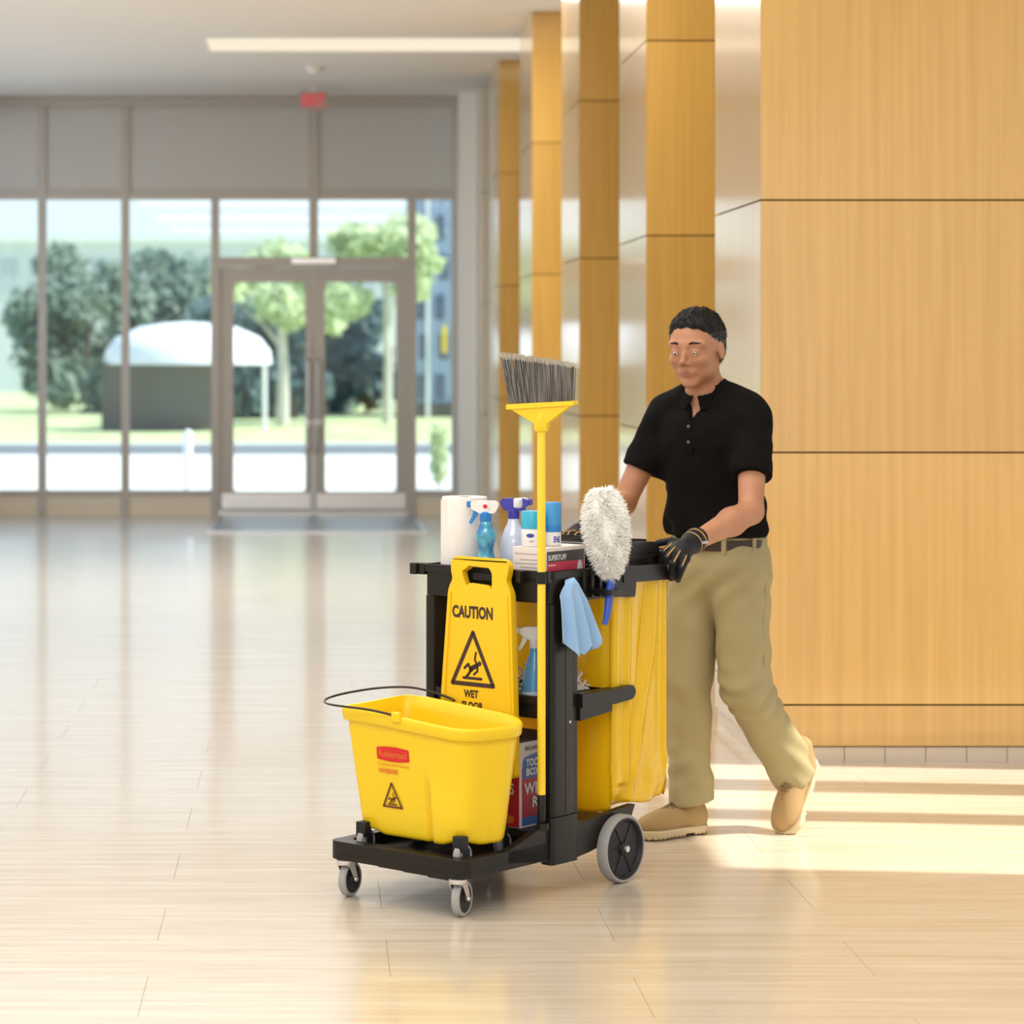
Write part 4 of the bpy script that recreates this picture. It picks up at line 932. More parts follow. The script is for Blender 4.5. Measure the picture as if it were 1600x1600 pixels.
# ------------------------------------------------------------------ duster
du = Thing('duster', 'fluffy white lambswool duster with blue handle standing at the cart side', 'duster', (0.63, -0.055, 0.765), 'C')
AX0, AX1 = Vector((0.620, -0.056, 0.905)), Vector((0.588, -0.044, 1.163))
rng = random.Random(12); fz_ = MB(); axis = (AX1 - AX0); ax = axis.normalized(); pa = ax.orthogonal().normalized(); pb = ax.cross(pa)
def drad(f): return 0.020 + 0.044 * math.sin(math.pi * min(1, max(0.0, (f + 0.06) * 0.80)) ** 0.9) ** 0.8 if f < 1 else 0.02
def drad(f): return 0.066 * (max(0.0, 1 - ((f - 0.60) / (0.63 if f < 0.6 else 0.46)) ** 2)) ** 0.62 + 0.004
rings = []
for i in range(25):
    f = i / 24; c = AX0 + axis * f; r_ = max(0.006, drad(f) - 0.010)
    rings.append([c + (pa * math.cos(a) + pb * math.sin(a)) * r_ * (1 + 0.06 * math.sin(5 * a + 9 * f) + 0.05 * math.sin(3 * a - 14 * f)) for a in [2 * math.pi * k / 30 for k in range(30)]])
cm = MB(); cm.loft(rings); du.part('fleece', cm, 'wool', smooth='all')
for i in range(5200):
    f = rng.random() ** 0.9; a = rng.uniform(0, 2 * math.pi); r_ = drad(f); c = AX0 + axis * f; d = pa * math.cos(a) + pb * math.sin(a)
    L = rng.uniform(0.010, 0.023); p0 = c + d * (r_ - 0.012); tilt = Vector((rng.gauss(0, .35), rng.gauss(0, .35), rng.gauss(0, .35))) + ax * (0.5 * (f - 0.45)) - Vector((0, 0, 0.15))
    e = (d + tilt).normalized(); q = e.orthogonal().normalized(); q2 = e.cross(q); w_ = 0.0026
    fz_.add([p0 + q * w_, p0 - q * w_ * 0.5 + q2 * w_ * 0.87, p0 - q * w_ * 0.5 - q2 * w_ * 0.87, p0 + e * L + Vector((0, 0, -0.003))], [(0, 1, 3), (1, 2, 3), (2, 0, 3)])
du.part('fleece_tufts', fz_, 'wool', kind='stuff')
M['handle_blue'] = principled('handle_blue', (0.03, 0.09, 0.50), 0.3)
du.part('handle', MB().tube([(0.584, -0.058, 0.770), (0.597, -0.059, 0.81), (0.611, -0.057, 0.87), (0.620, -0.056, 0.915)], [0.008, 0.011, 0.0125, 0.010], 14), 'handle_blue', smooth=True, label='blue plastic handle')
# tool slot that carries the duster (part of the cart)
sl = MB(); ringo = rpoly([(0.580, -0.078), (0.642, -0.078), (0.642, -0.010), (0.580, -0.010)], 0.01); ringi = rpoly([(0.587, -0.073), (0.635, -0.073), (0.635, -0.034), (0.587, -0.034)], 0.01)
sl.prism([ringo, ringi], (0, 0, 0.855), (1, 0, 0), (0, 1, 0), (0, 0, 0.016)); cart.part('tool_loop', sl, 'black_plastic', parent=ts, bev=0.0015)

# ------------------------------------------------------------------ blue cloth over the shelf side
def cloth():
    NA, NB = 46, 44; vs = []; fs = []
    zb = [(0, .735), (.14, .722), (.30, .684), (.42, .700), (.52, .686), (.62, .715), (.74, .692), (.88, .700), (1, .728)]
    def bot(a):
        for (a0, z0), (a1, z1) in zip(zb, zb[1:]):
            if a <= a1: return z0 + (z1 - z0) * (a - a0) / (a1 - a0)
        return zb[-1][1]
    for j in range(NB + 1):
        s = j / NB
        for i in range(NA + 1):
            a = i / NA; z = 0.905 - (0.905 - bot(a)) * s
            tl_ = 0.462 - 0.050 * min(1, s * 4.0) ** 0.7 ; tr_ = 0.498 + 0.100 * s ** 0.85
            x = tl_ + (tr_ - tl_) * a
            y = -0.018 - 0.016 * math.sin(a * math.pi) * (1 - 0.3 * s) - (0.006 + 0.020 * s) * (0.5 + 0.5 * math.cos(a * 3 * 2 * math.pi + 0.9)) * min(1, s * 3)
            if s < 0.06: y += 0.012 * (1 - s / 0.06)
            z += 0.006 * math.cos((a - 0.5) * math.pi) * (1 - s)
            vs.append((x, y, z))
    for j in range(NB):
        for i in range(NA): k = j * (NA + 1) + i; fs.append((k, k + 1, k + NA + 2, k + NA + 1))
    return MB().add(vs, fs)
cl = tagged('cleaning_cloth', cloth(), 'cloth', 'light blue microfibre cloth draped over the right side of the cart', 'cloth', 'C', smooth='all')
so = cl.modifiers.new('thick', 'SOLIDIFY'); so.thickness = 0.002

# ------------------------------------------------------------------ middle shelf: bottle and mop head
wb = [(0.036, 0.0), (0.040, 0.004), (0.040, 0.045), (0.034, 0.08), (0.026, 0.125), (0.016, 0.155), (0.014, 0.172)]
s3, b3 = spray('spray_bottle', 'bright blue spray bottle with white head standing on the middle shelf', 0.475, 0.112, 0.531, wb, 0.7, 'azure_bottle', 'white_plastic', 'white_plastic', 'white_plastic', 125, 1.0)
s3.part('label_panel', MB().lathe([(0.0405, 0.54), (0.0405, 0.575)], (0.475, 0.112, 0), 28, cap=False), 'clear_bottle', parent=b3, smooth=True)
mh = Thing('folded_mop', 'off-white cotton string mop heaped on the middle shelf', 'mop', (0.60, 0.15, 0.531), 'C')
rng = random.Random(3); st = MB()
for k in range(260):
    x, y = rng.uniform(0.545, 0.67), rng.uniform(0.055, 0.20 if k % 3 else 0.35); z = 0.540 + 0.085 * math.exp(-(((x - 0.565) / 0.055) ** 2)) * rng.random() ** 0.6; p = []
    if k % 2: x, y = rng.uniform(0.575, 0.66), rng.uniform(0.052, 0.12); z = 0.540 + 0.062 * rng.random() * (1 - 0.6 * (x - 0.575) / 0.085)
    a = rng.uniform(0, 6.28)
    for q in range(6):
        p.append((min(.685, max(.528 if y < .18 else .44, x)), min(.41, max(.052, y)), max(0.537, z))); a += rng.gauss(0, .8); x += 0.016 * math.cos(a); y += 0.016 * math.sin(a); z += rng.gauss(0, 0.009) - 0.002
    st.tube(p, 0.0034, 5)
mh.part('strands', st, 'cotton', smooth='all', kind='stuff')
mh.part('headband', MB().box(0.56, 0.60, 0.16, 0.30, 0.533, 0.56), 'cotton', bev=0.006)

# ------------------------------------------------------------------ carton of wipers on the lower deck
wb_ = Thing('wiper_box', 'tall red, white and blue carton of wiping rags on the cart base', 'box', (0.50, 0.25, 0.181), 'C')
X0, X1, Y0, Y1, Z0, Z1 = 0.412, 0.66, 0.118, 0.375, 0.181, 0.428
ct = wb_.part('carton', MB().box(X0, X1, Y0, Y1, Z0, Z1), 'card_white', bev=0.001)
wb_.part('top_flap', MB().box(X0 + 0.001, X1 - 0.001, Y0 + 0.001, Y1 - 0.001, Z1, Z1 + 0.002), 'box_brown', parent=ct)
e = 0.0006
wb_.part('front_print', MB().box(X0 - e, X0, Y0 + 0.004, Y1, Z0 + 0.002, Z1 - 0.003), 'box_red', parent=ct)
wb_.part('side_red', MB().box(X0 + 0.008, X1, Y0 - e, Y0, Z0 + 0.030, Z1 - 0.075), 'box_red', parent=ct)
wb_.part('side_blue', MB().box(X0 + 0.008, X1, Y0 - e, Y0, Z0 + 0.006, Z0 + 0.030), 'box_blue', parent=ct)
wb_.part('side_arch', MB().prism([rpoly([(X0 + 0.010, Z1 - 0.105), (X0 + 0.11, Z1 - 0.105), (X0 + 0.11, Z1 - 0.030), (X0 + 0.010, Z1 - 0.045)], [0, 0, 0.02, 0.02])], (0, Y0 - 2 * e, 0), (1, 0, 0), (0, 0, 1), (0, e, 0)), 'box_blue', parent=ct)
def side_text(s, W_, H_, x, z, mat, bold=0.02): wb_.part('lettering', put2d(MB(), text_geo(s, W_, H_, bold), (x, Y0 - 3.2 * e, z), (1, 0, 0), (0, 0, 1)), mat, parent=ct)
side_text('SELLARS', 0.062, 0.011, X0 + 0.052, Z1 - 0.018, 'ink'); side_text('TOOL', 0.072, 0.022, X0 + 0.062, Z1 - 0.060, 'white_plastic', 0.03)
side_text('BOX', 0.066, 0.022, X0 + 0.060, Z1 - 0.087, 'white_plastic', 0.03)
side_text('WHITE', 0.150, 0.034, X0 + 0.092, Z1 - 0.135, 'white_plastic', 0.03); side_text('RAGS', 0.110, 0.032, X0 + 0.112, Z1 - 0.176, 'white_plastic', 0.03)
wb_.part('lettering', put2d(MB(), text_geo('WHITE RAGS', 0.21, 0.034, 0.03), (X0 - 2 * e, 0.245, Z1 - 0.135), (0, -1, 0), (0, 0, 1)), 'card_white', parent=ct)
wb_.part('picture', MB().prism([rpoly([(-0.03, 0), (0.012, 0), (0.016, 0.02), (-0.02, 0.026)], 0.005)], (X0 - 2 * e, 0.155, Z0 + 0.012), (0, -1, 0), (0, 0, 1), (e, 0, 0)), 'orange_ink', parent=ct)

# ================================================================== THE MAN  (frame C; he faces -x, his left hand is on the -y side)
man = Thing('person', 'person in black polo shirt and khaki trousers pushing the cart with gloved hands', 'person', (1.55, 0.20, 0), 'C')
HC = np.array([1.475, 0.215, 1.568])
yaw = R(8); pit = R(-10)
fw = np.array([-math.cos(yaw) * math.cos(pit), -math.sin(yaw) * math.cos(pit), math.sin(pit)])
sd_ = np.array([math.sin(yaw), -math.cos(yaw), 0.0]); up_ = np.cross(fw, -sd_); up_ = up_ / np.linalg.norm(up_)
if up_[2] < 0: up_ = -up_
HM = np.stack([fw, sd_, up_], 1)                                       # head axes: forward, his left, up
HSC = np.array([1.03, 1.07, 0.99])
def hp(p): return ((p - HC) @ HM) / HSC
def hw(f, s, u): return Vector(HC + HM @ (np.array([f, s, u]) * HSC))
def head_sdf(q):
    qa = q.copy(); qa[..., 1] = np.abs(qa[..., 1])
    d = ellip(q, (-0.016, 0, 0.035), (0.095, 0.076, 0.088))
    d = smin(d, ellip(q, (0.018, 0, -0.030), (0.066, 0.058, 0.078)), 0.03)
    d = smin(d, ellip(qa, (0.012, 0.036, -0.060), (0.045, 0.022, 0.034)), 0.025)
    d = smin(d, ellip(q, (0.058, 0, -0.098), (0.022, 0.026, 0.018)), 0.022)
    d = smin(d, capsule(qa, (0.074, 0.012, 0.030), (0.060, 0.050, 0.028), 0.0105), 0.014)
    d = smin(d, ellip(qa, (0.056, 0.040, -0.022), (0.024, 0.020, 0.020)), 0.02)
    d = smax(d, -ellip(qa, (0.094, 0.031, 0.006), (0.016, 0.019, 0.011)), 0.010)
    d = smin(d, capsule(q, (0.078, 0, 0.018), (0.101, 0, -0.024), 0.006, 0.0095), 0.010)
    d = smin(d, ellip(qa, (0.086, 0.011, -0.031), (0.011, 0.008, 0.0075)), 0.006)
    d = smin(d, ellip(q, (0.077, 0, -0.060), (0.012, 0.026, 0.014)), 0.012)
    d = smax(d, -ellip(q, (0.0925, 0, -0.0605), (0.008, 0.022, 0.0014)), 0.003)
    lid_ = ellip(qa, (0.0735, 0.031, 0.006), (0.0135, 0.0165, 0.0120)); d = smin(d, lid_, 0.004)
    d = smax(d, -ellip(qa, (0.0885, 0.031, 0.0035), (0.0080, 0.0150, 0.0029)), 0.002)
    ear = ellip(qa, (-0.012, 0.078, -0.006), (0.017, 0.0085, 0.030)); ear = smax(ear, -ellip(qa, (-0.006, 0.088, -0.002), (0.009, 0.006, 0.018)), 0.004)
    return smin(d, ear, 0.008)
SL, EL, WL = (1.555, 0.050, 1.352), (1.405, -0.035, 1.060), (1.125, -0.012, 0.980)
SR, ER, WR = (1.555, 0.388, 1.352), (1.445, 0.475, 1.065), (1.170, 0.412, 1.008)
def arm_sdf(p, S, E, Wp):
    E_ = np.array(E); m = np.array(E) * 0.65 + np.array(Wp) * 0.35
    d = capsule(p, S, E, 0.052, 0.038); d = smin(d, capsule(p, E, m, 0.038, 0.043), 0.02); return smin(d, capsule(p, m, Wp, 0.042, 0.027, ), 0.02)
NB = np.array(hw(-0.030, 0, -0.055))
def torso_sdf(p):
    d = capsule(p, (1.552, 0.090, 1.358), (1.552, 0.348, 1.358), 0.058)
    for w_ in (0.075, 0.361): d = smin(d, capsule(p, (1.550, 0.218, 1.440), (1.553, w_, 1.372), 0.046, 0.050), 0.03)
    return smin(d, capsule(p, (1.55, 0.218, 1.30), (1.585, 0.218, 1.02), 0.098, 0.090, 1.45), 0.05)
def body_sdf(p):
    d = head_sdf(hp(p))
    d = smin(d, capsule(p, NB, (1.540, 0.218, 1.405), 0.054, 0.060), 0.025)
    d = smin(d, torso_sdf(p), 0.02)
    d = smin(d, arm_sdf(p, SL, EL, WL), 0.03); d = smin(d, arm_sdf(p, SR, ER, WR), 0.03)
    d = smin(d, capsule(p, (1.60, 0.22, 0.98), (1.605, 0.22, 0.90), 0.09, 0.09, 1.45), 0.03)
    d = smin(d, capsule(p, (1.605, 0.300, 0.88), (1.535, 0.285, 0.50), 0.070, 0.052), 0.03); d = smin(d, capsule(p, (1.535, 0.285, 0.50), (1.515, 0.262, 0.12), 0.050, 0.034), 0.02)
    d = smin(d, capsule(p, (1.605, 0.130, 0.88), (1.575, 0.095, 0.485), 0.070, 0.052), 0.03); d = smin(d, capsule(p, (1.575, 0.095, 0.485), (1.785, 0.040, 0.20), 0.050, 0.034), 0.02)
    return d
body = isosurf(body_sdf, (1.05, -0.12, 0.05), (1.92, 0.58, 1.74), 0.0058, 'body')
man.part('body', body, 'skin', smooth='all')
# hair
def hair_sdf(p):
    q = hp(p); qa = np.abs(q[..., 1])
    d = ellip(q, (-0.018, 0, 0.042), (0.100, 0.0825, 0.094)); d = smin(d, ellip(q, (-0.050, 0, -0.015), (0.058, 0.069, 0.06)), 0.02)
    d = d - 0.0022 * np.sin(q[..., 1] * 190 + q[..., 0] * 60) * np.sin(q[..., 0] * 120)
    line = 0.078 - 0.9 * np.maximum(0, qa - 0.042) / 1.0
    cut = np.where(q[..., 0] > 0.0, line + (q[..., 0] - 0.07) * 0.30 - q[..., 2], (0.012 + 1.6 * q[..., 0]) - q[..., 2])
    cut = smin(cut, 0.0 * cut + 9, .001); side = np.where(q[..., 0] > 0.0, 0.012 + 1.05 * q[..., 0] - q[..., 2], cut)
    c2 = np.where(q[..., 0] > 0, np.maximum(cut, np.minimum(side, 1)), cut)
    c2 = np.maximum(c2, -0.075 - q[..., 2])
    edge = np.clip(-c2 * 0.7, 0, 1); d = d + 0.0085 * np.exp(-edge / 0.012)
    return smax(d, c2 * 0.7, 0.003)
hair_me = isosurf(hair_sdf, HC - 0.14, HC + 0.16, 0.0042, 'hair')
rng = random.Random(8); hb_ = MB(); hg_ = MB(); nv = len(hair_me.vertices)
for _ in range(7000):
    v = hair_me.vertices[rng.randrange(nv)]; n_ = v.normal
    if n_.length < 0.5: continue
    hq = Vector(HM.T @ (np.array(v.co) - HC)); flow = Vector(HM @ np.array([-0.4 + 1.2 * max(0, hq.x) / 0.1 * 0, (0.8 if hq.y > 0 else -0.8), -0.9 if hq.z < 0.07 else -0.1]))
    if hq.x > 0.04 and hq.z > 0.05: flow = Vector(HM @ np.array([0.9, 0.3, 0.1]))
    e = (flow - n_ * flow.dot(n_)).normalized() + n_ * rng.uniform(0.15, 0.5) + Vector((rng.gauss(0, .2), rng.gauss(0, .2), rng.gauss(0, .2)))
    e.normalize(); q = e.cross(n_).normalized() * 0.0011; p0 = v.co - n_ * 0.001; L = rng.uniform(0.006, 0.013)
    (hg_ if abs(hq.y) > 0.052 and hq.z < 0.06 and rng.random() < 0.7 else hb_).add([p0 - q, p0 + q, p0 + e * L * 0.6 + q * 0.7 + n_ * 0.001, p0 + e * L], [(0, 1, 2, 3)])
hair_o = man.part('hair', hair_me, 'hair', smooth='all', label='short dark hair greying at the sides')
man.part('hair_strands', hb_, 'hair', parent=hair_o, kind='stuff')
GREY_HAIR = 1
M['faint_button'] = principled('faint_button', (0.10, 0.10, 0.10), 0.4)
M['hair_grey'] = bump(principled('grey_hair', (0.17, 0.175, 0.18), 0.7), 200, 0.8, 0.003)
man.part('hair_sides', hg_, 'hair_grey', parent=hair_o, kind='stuff', label='greying hair over the ears')
for s in (-1, 1):
    e_ = man.part('eye', MB().ball(hw(0.0722, s * 0.031, 0.0040), 0.0129, 10), 'eye', smooth=True)
    c = hw(0.0722, s * 0.031, 0.0040); man.part('iris', MB().ball(c + Vector(HM @ np.array([0.0066, 0, -0.0010])), 0.0068, 8), 'iris', parent=e_, smooth=True)
    man.part('eyebrow', MB().tube([hw(0.0815, s * 0.014, 0.031), hw(0.0835, s * 0.028, 0.037), hw(0.069, s * 0.050, 0.033)], [0.003, 0.0038, 0.0018], 6), 'hair', smooth=True)
man.part('lips', MB().tube([hw(0.0805, -0.021, -0.062), hw(0.0885, -0.010, -0.0575), hw(0.0900, 0, -0.059), hw(0.0885, 0.010, -0.0575), hw(0.0805, 0.021, -0.062)], [0.001, 0.0033, 0.0028, 0.0033, 0.001], 6), 'lips', smooth=True)
man.part('lips', MB().tube([hw(0.0800, -0.019, -0.0635), hw(0.0880, 0, -0.0672), hw(0.0800, 0.019, -0.0635)], [0.001, 0.0042, 0.001], 6), 'lips', smooth=True)
# polo shirt
SLE = tuple(np.array(SL) * 0.36 + np.array(EL) * 0.64); SRE = tuple(np.array(SR) * 0.38 + np.array(ER) * 0.62)
def wr(p, f, ph, a): return a * np.sin(p[..., 2] * f + p[..., 0] * f * 0.6 + ph + 1.3 * np.sin(p[..., 1] * f * 0.45 + ph)) * np.sin(p[..., 1] * f * 0.5 + ph * 2)
def shirt_sdf(p):
    d = capsule(p, (1.545, 0.218, 1.275), (1.590, 0.218, 1.02), 0.118, 0.108, 1.42)
    d = smin(d, torso_sdf(p) - 0.010, 0.02)
    d = smin(d, capsule(p, (1.605, 0.218, 1.03), (1.612, 0.218, 0.99), 0.118, 0.122, 1.36), 0.05)
    sl = capsule(p, SL, SLE, 0.060, 0.066); sr = capsule(p, SR, SRE, 0.060, 0.063)
    d = smin(d, sl, 0.035); d = smin(d, sr, 0.035)
    d = d + wr(p, 38, 0.3, 0.0042) + wr(p, 70, 1.7, 0.0018) + 0.006 * np.exp(-((p[..., 2] - 0.99) / 0.035) ** 2) * np.sin(p[..., 1] * 48 + p[..., 0] * 40)
    d = smax(d, (0.958 + 0.006 * np.sin(p[..., 1] * 20)) - p[..., 2], 0.004)               # hem
    for S, E, Q in ((SL, EL, SLE), (SR, ER, SRE)):                     # sleeve ends cut square, hollow around the arm
        ax_ = np.array(E) - np.array(S); ax_ /= np.linalg.norm(ax_); along = (p - np.array(Q)) @ ax_
        local = capsule(p, Q, tuple(np.array(Q) + ax_ * 0.12), 0.10); d = np.where(local < 0, smax(d, along, 0.003), d)
    qn = p - np.array([1.520, 0.218, 1.425])                           # neck opening and V at the front
    neck = capsule(p, NB, (1.538, 0.218, 1.425), 0.060, 0.066); d = smax(d, -neck, 0.004)
    vd = np.maximum(np.abs(p[..., 1] - 0.213) - 0.034 * np.clip((p[..., 2] - 1.335) / 0.09, 0, 1.6), p[..., 0] - 1.53); vd = np.maximum(vd, 1.335 - p[..., 2])
    return smax(d, -vd, 0.003)
man.part('polo_shirt', isosurf(shirt_sdf, (1.30, -0.10, 0.93), (1.80, 0.57, 1.50), 0.0068, 'shirt'), 'shirt', smooth='all')
def collar_sdf(p):
    top = 1.474 + 0.50 * (p[..., 0] - 1.58); h = top - p[..., 2]; cx = 1.534 - 0.25 * (p[..., 2] - 1.43)
    q0 = p[..., 0] - cx; q1 = p[..., 1] - 0.217; r_ = np.sqrt(q0 ** 2 + q1 ** 2)
    d = (np.abs(r_ - (0.0665 + 0.62 * np.clip(h, 0, 1))) - 0.0042) * 0.85; d = smax(d, np.abs(h - 0.021) - 0.022, 0.004)
    gap = np.maximum(np.abs(q1 + 0.003) - (0.007 + 0.45 * np.clip(h, 0, 1)), q0); return smax(d, -gap, 0.003)
man.part('collar', isosurf(collar_sdf, (1.40, 0.08, 1.34), (1.68, 0.36, 1.52), 0.0040, 'collar'), 'shirt', smooth='all')
def on_front(w, z):                                                    # first point of the shirt met from the front
    t_ = np.linspace(1.35, 1.60, 800); p = np.stack([t_, t_ * 0 + w, t_ * 0 + z], 1); d = shirt_sdf(p); return float(t_[np.argmax(d < 0)])
xb = on_front(0.213, 1.318)
man.part('placket', MB().box(xb - 0.003, xb + 0.012, 0.199, 0.228, 1.235, 1.338), 'shirt', bev=0.002)
for z in (1.322, 1.272):
    man.part('button', MB().lathe([(0.0055, 0), (0.0055, 0.002), (0.003, 0.003)], (0, 0, 0), 14, Matrix.Translation((xb - 0.002, 0.214, z)) @ Matrix.Rotation(R(-90), 4, 'Y')), 'faint_button', smooth=True)
# trousers
HR, KR, AR = (1.605, 0.295, 0.86), (1.532, 0.285, 0.50), (1.512, 0.258, 0.10)
HL, KL, AL = (1.610, 0.138, 0.86), (1.578, 0.093, 0.485), (1.790, 0.040, 0.178)
def pants_sdf(p):
    d = capsule(p, (1.605, 0.218, 0.95), (1.612, 0.218, 0.88), 0.110, 0.120, 1.42)
    rl = smin(capsule(p, HR, KR, 0.098, 0.078), capsule(p, KR, AR, 0.076, 0.072), 0.03)
    ll = smin(capsule(p, HL, KL, 0.100, 0.080), capsule(p, KL, AL, 0.080, 0.074), 0.03)
    z = p[..., 2]
    ll = ll + 0.006 * np.exp(-((z - 0.46) / 0.07) ** 2) * np.sin(z * 95 - p[..., 0] * 70) + 0.004 * np.exp(-((z - 0.25) / 0.09) ** 2) * np.sin(z * 80 + p[..., 0] * 50)
    rl = rl + 0.003 * np.exp(-((z - 0.22) / 0.07) ** 2) * np.sin(z * 85 + p[..., 1] * 40) + 0.003 * np.sin(p[..., 1] * 60 + z * 6)
    axr = np.array(AL) - np.array(KL); axr /= np.linalg.norm(axr)
    ll = smax(ll, (p - np.array(AL)) @ axr - 0.012, 0.004); ll = smax(ll, -capsule(p, AL, tuple(np.array(AL) + axr * 0.2), 0.052), 0.003)
    rl = smax(rl, 0.105 - z + 0.25 * (p[..., 0] - 1.51), 0.004); rl = smax(rl, -capsule(p, (1.515, 0.26, 0.0), (1.515, 0.26, 0.10), 0.050), 0.003)
    d = smin(d, smin(rl, ll, 0.012), 0.05)
    d = d + wr(p, 30, 0.9, 0.0042) + wr(p, 55, 2.1, 0.0022) + 0.003 * np.exp(-((z - 0.80) / 0.07) ** 2) * np.sin(z * 70 + p[..., 1] * 55)
    return smax(d, z - 0.972, 0.003)
man.part('trousers', isosurf(pants_sdf, (1.38, -0.10, 0.04), (1.92, 0.46, 1.0), 0.0068, 'trousers'), 'khaki', smooth='all')
def belt_sdf(p):
    d = capsule(p, (1.605, 0.218, 0.95), (1.612, 0.218, 0.88), 0.110, 0.120, 1.42) - 0.006; return smax(d, np.abs(p[..., 2] - 0.938) - 0.018, 0.002)
man.part('belt', isosurf(belt_sdf, (1.44, 0.0, 0.90), (1.78, 0.43, 0.98), 0.0045, 'belt'), 'leather_dark', smooth='all')
def pelvis_front(w, z, sgn=-1, side=False):
    if side: t_ = np.linspace(-0.10, 0.2, 700); p = np.stack([t_ * 0 + w, t_, t_ * 0 + z], 1)
    else: t_ = np.linspace(1.35, 1.60, 700); p = np.stack([t_, t_ * 0 + w, t_ * 0 + z], 1)
    d = capsule(p, (1.605, 0.218, 0.95), (1.612, 0.218, 0.88), 0.110, 0.120, 1.42); return float(t_[np.argmax(d < 0)])
for w_ in (0.13, 0.31):
    x_ = pelvis_front(w_, 0.935); man.part('belt_loop', MB().box(x_ - 0.011, x_ - 0.001, w_ - 0.008, w_ + 0.008, 0.908, 0.966), 'khaki', bev=0.002)
for t_ in (1.575, 1.66):
    y_ = pelvis_front(t_, 0.935, side=True); man.part('belt_loop', MB().box(t_ - 0.008, t_ + 0.008, y_ - 0.011, y_ - 0.001, 0.908, 0.966), 'khaki', bev=0.002)
x_ = pelvis_front(0.215, 0.938); man.part('belt_buckle', MB().box(x_ - 0.012, x_ - 0.005, 0.195, 0.235, 0.922, 0.955), 'steel', bev=0.003)
def side_y(t, z):
    s_ = np.linspace(-0.12, 0.2, 600); p = np.stack([s_ * 0 + t, s_, s_ * 0 + z], 1); d = pants_sdf(p); return float(s_[np.argmax(d < 0)])
man.part('side_seam', MB().tube([(1.612 - 0.05 * k / 9, side_y(1.612 - 0.05 * k / 9, 0.89 - k * 0.042), 0.89 - k * 0.042) for k in range(10)], 0.0022, 5), 'khaki', smooth=True)
# boots
def boot(Mx, shaft=(0.065, 0, 0.125), lab=None):
    inv = np.array(Mx.inverted())
    def up_sdf(q):
        d = ellip(q, (0.205, 0, 0.040), (0.072, 0.047, 0.038)); d = smin(d, ellip(q, (0.12, 0.0, 0.050), (0.10, 0.042, 0.045)), 0.03)
        d = smin(d, ellip(q, (0.045, 0, 0.055), (0.050, 0.038, 0.050)), 0.03); d = smin(d, capsule(q, (0.052, 0, 0.05), shaft, 0.040, 0.041), 0.03)
        d = smax(d, 0.018 - q[..., 2], 0.004); return smax(d, q[..., 2] - 0.125, 0.006)
    me = isosurf(up_sdf, (-0.03, -0.07, 0), (0.30, 0.07, 0.15), 0.0050, 'boot'); me.transform(Mx); o = man.part('boot', me, 'boot', smooth='all', label=lab)
    def so_sdf(q):
        x = q[..., 0]; half = 0.036 + 0.015 * np.sin(np.clip((x - 0.02) / 0.26, 0, 1) * math.pi * 0.9 + 0.2)
        d = np.maximum(np.abs(q[..., 1]) - half, np.abs(x - 0.135) - 0.145); e1 = nrm(np.stack([x - 0.225, q[..., 1]], -1)) - 0.056; e0 = nrm(np.stack([x - 0.035, q[..., 1]], -1)) - 0.040
        d = smin(np.maximum(np.abs(q[..., 1]) - half, np.abs(x - 0.13) - 0.10), smin(e1, e0, 0.001), 0.02)
        d = smax(d, np.abs(q[..., 2] - 0.015) - 0.014, 0.004)
        arch = np.maximum(np.abs(x - 0.095) - 0.018, q[..., 2] - 0.009); d = smax(d, -arch, 0.003)
        tr = np.where(np.abs(np.sin(x * 180)) > 0.75, 0.003, 0); return d + tr * (q[..., 2] < 0.008)
    me = isosurf(so_sdf, (-0.03, -0.07, -0.006), (0.30, 0.07, 0.04), 0.0042, 'sole'); me.transform(Mx); man.part('sole', me, 'boot_sole', parent=o, smooth='all')
    lc = MB()
    for k in range(5):
        x = 0.130 + k * 0.0125; zt = 0.1025 - k * 0.0042; lc.tube([Mx @ Vector((x, -0.020, zt - 0.010)), Mx @ Vector((x + 0.006, 0, zt + 0.003)), Mx @ Vector((x, 0.020, zt - 0.010))], 0.0026, 6)
    man.part('laces', lc, 'lace', parent=o, smooth=True)
def basis(heel, fwd, up):
    f = Vector(fwd).normalized(); u = Vector(up); u = (u - f * u.dot(f)).normalized(); s = u.cross(f); m_ = Matrix((f, s, u)).transposed().to_4x4(); m_.translation = Vector(heel); return m_
boot(basis((1.570, 0.248, 0.002), (-0.965, 0.26, 0.0), (0, 0, 1)))
heel, toe = Vector((1.872, 0.022, 0.222)), Vector((1.735, 0.035, 0.012))
boot(basis(heel, toe - heel, (-0.86, 0, 0.52)), (0.000, 0, 0.095))
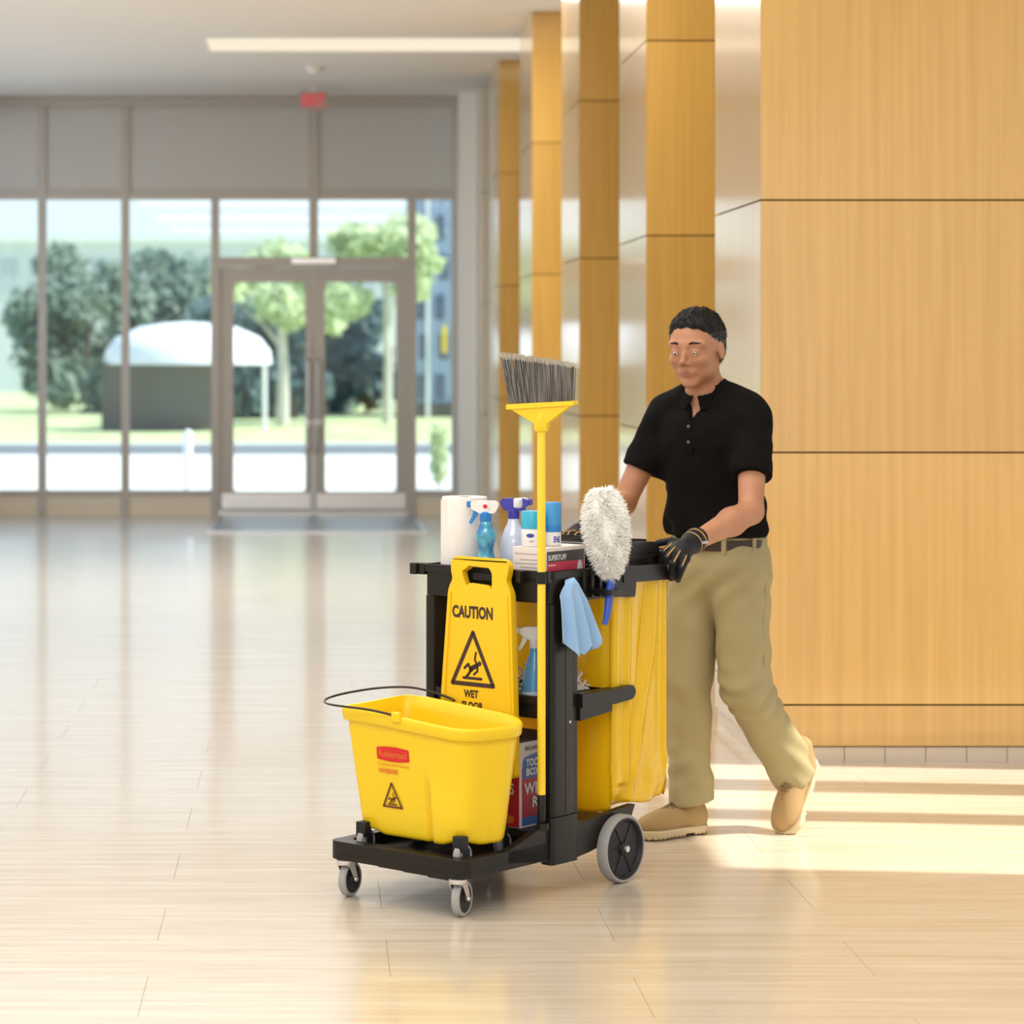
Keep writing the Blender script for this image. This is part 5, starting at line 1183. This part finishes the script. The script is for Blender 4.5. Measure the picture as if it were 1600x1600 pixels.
# gloves
def glove(Wp, palm, fingers, thumb, lab):
    def g_sdf(p):
        d = capsule(p, Wp, palm, 0.033, 0.030); 
        d = smin(d, capsule(p, tuple(np.array(Wp) * 1.35 - np.array(palm) * 0.35), Wp, 0.036, 0.034), 0.012)
        for f_ in fingers:
            d = smin(d, capsule(p, palm, f_[0], 0.024, 0.015), 0.014)
        for f_ in fingers + [thumb]:
            fd = 1e3
            for a, b_, ra in zip(f_[:-1], f_[1:], (0.0125, 0.0118, 0.0108)): fd = np.minimum(fd, capsule(p, a, b_, ra, ra * 0.94))
            d = smin(d, fd, 0.005)
        return d
    pts_ = np.array([Wp, palm] + [q for f_ in fingers + [thumb] for q in f_]); lo, hi = pts_.min(0) - 0.055, pts_.max(0) + 0.055
    o = man.part('glove', isosurf(g_sdf, lo, hi, 0.0036, 'glove'), 'glove', smooth='all', label=lab)
    for f_ in fingers:                                                 # tan piping along the fingers
        up1 = Vector((-0.45, -0.60, 0.55)); pp = [Vector(q) + up1.normalized() * 0.0112 + Vector((0, 0, 0.004)) for q in f_[:3]]
        man.part('piping', MB().tube(pp, 0.0022, 6), 'glove_tan', parent=o, smooth=True)
    a = Vector(Wp) * 1.25 - Vector(palm) * 0.25; c = Vector(Wp) * 0.9 + Vector(palm) * 0.1; d_ = (c - a).normalized()
    man.part('cuff_strap', MB().tube([a, c], [0.0368, 0.0358], 22), 'leather_dark', parent=o, smooth=True)
    for q, rr in ((a - d_ * 0.003, 0.0375), (c, 0.0365)): man.part('cuff_piping', MB().tube([q, q + d_ * 0.004], [rr, rr], 22), 'glove_tan', parent=o, smooth=True)
    return o
LF = [[(1.038, 0.014, 0.970), (0.996, 0.016, 0.950), (0.994, 0.026, 0.921), (1.010, 0.040, 0.905)],
      [(1.017, -0.010, 0.962), (0.974, -0.010, 0.936), (0.976, 0.000, 0.904), (0.994, 0.010, 0.886)],
      [(1.006, -0.034, 0.950), (0.970, -0.036, 0.920), (0.974, -0.026, 0.890), (0.992, -0.014, 0.876)],
      [(1.010, -0.054, 0.936), (0.982, -0.058, 0.908), (0.985, -0.046, 0.884), (1.002, -0.032, 0.872)]]
LT = [(1.085, 0.002, 0.974), (1.073, 0.040, 0.982), (1.060, 0.078, 0.974), (1.052, 0.102, 0.962)]
lg_ = glove((1.112, -0.013, 0.979), (1.050, -0.017, 0.958), LF, LT, 'black work glove with tan piping')
man.part('cuff_tab', MB().box(1.105, 1.135, -0.0535, -0.0500, 0.975, 0.983), 'glove_grey', parent=lg_)
RF = [[(1.075, 0.376, 0.984), (1.045, 0.378, 0.984), (1.022, 0.380, 0.962), (1.028, 0.381, 0.938)],
      [(1.072, 0.398, 0.988), (1.040, 0.401, 0.987), (1.018, 0.403, 0.963), (1.025, 0.404, 0.938)],
      [(1.074, 0.420, 0.986), (1.043, 0.424, 0.984), (1.021, 0.426, 0.961), (1.028, 0.426, 0.938)],
      [(1.080, 0.440, 0.980), (1.052, 0.445, 0.977), (1.032, 0.447, 0.957), (1.036, 0.447, 0.938)]]
RT = [(1.115, 0.385, 0.975), (1.090, 0.362, 0.960), (1.070, 0.350, 0.940), (1.055, 0.348, 0.928)]
glove((1.160, 0.410, 1.004), (1.105, 0.408, 0.988), RF, RT, 'tan and black work glove on the far end of the handle')
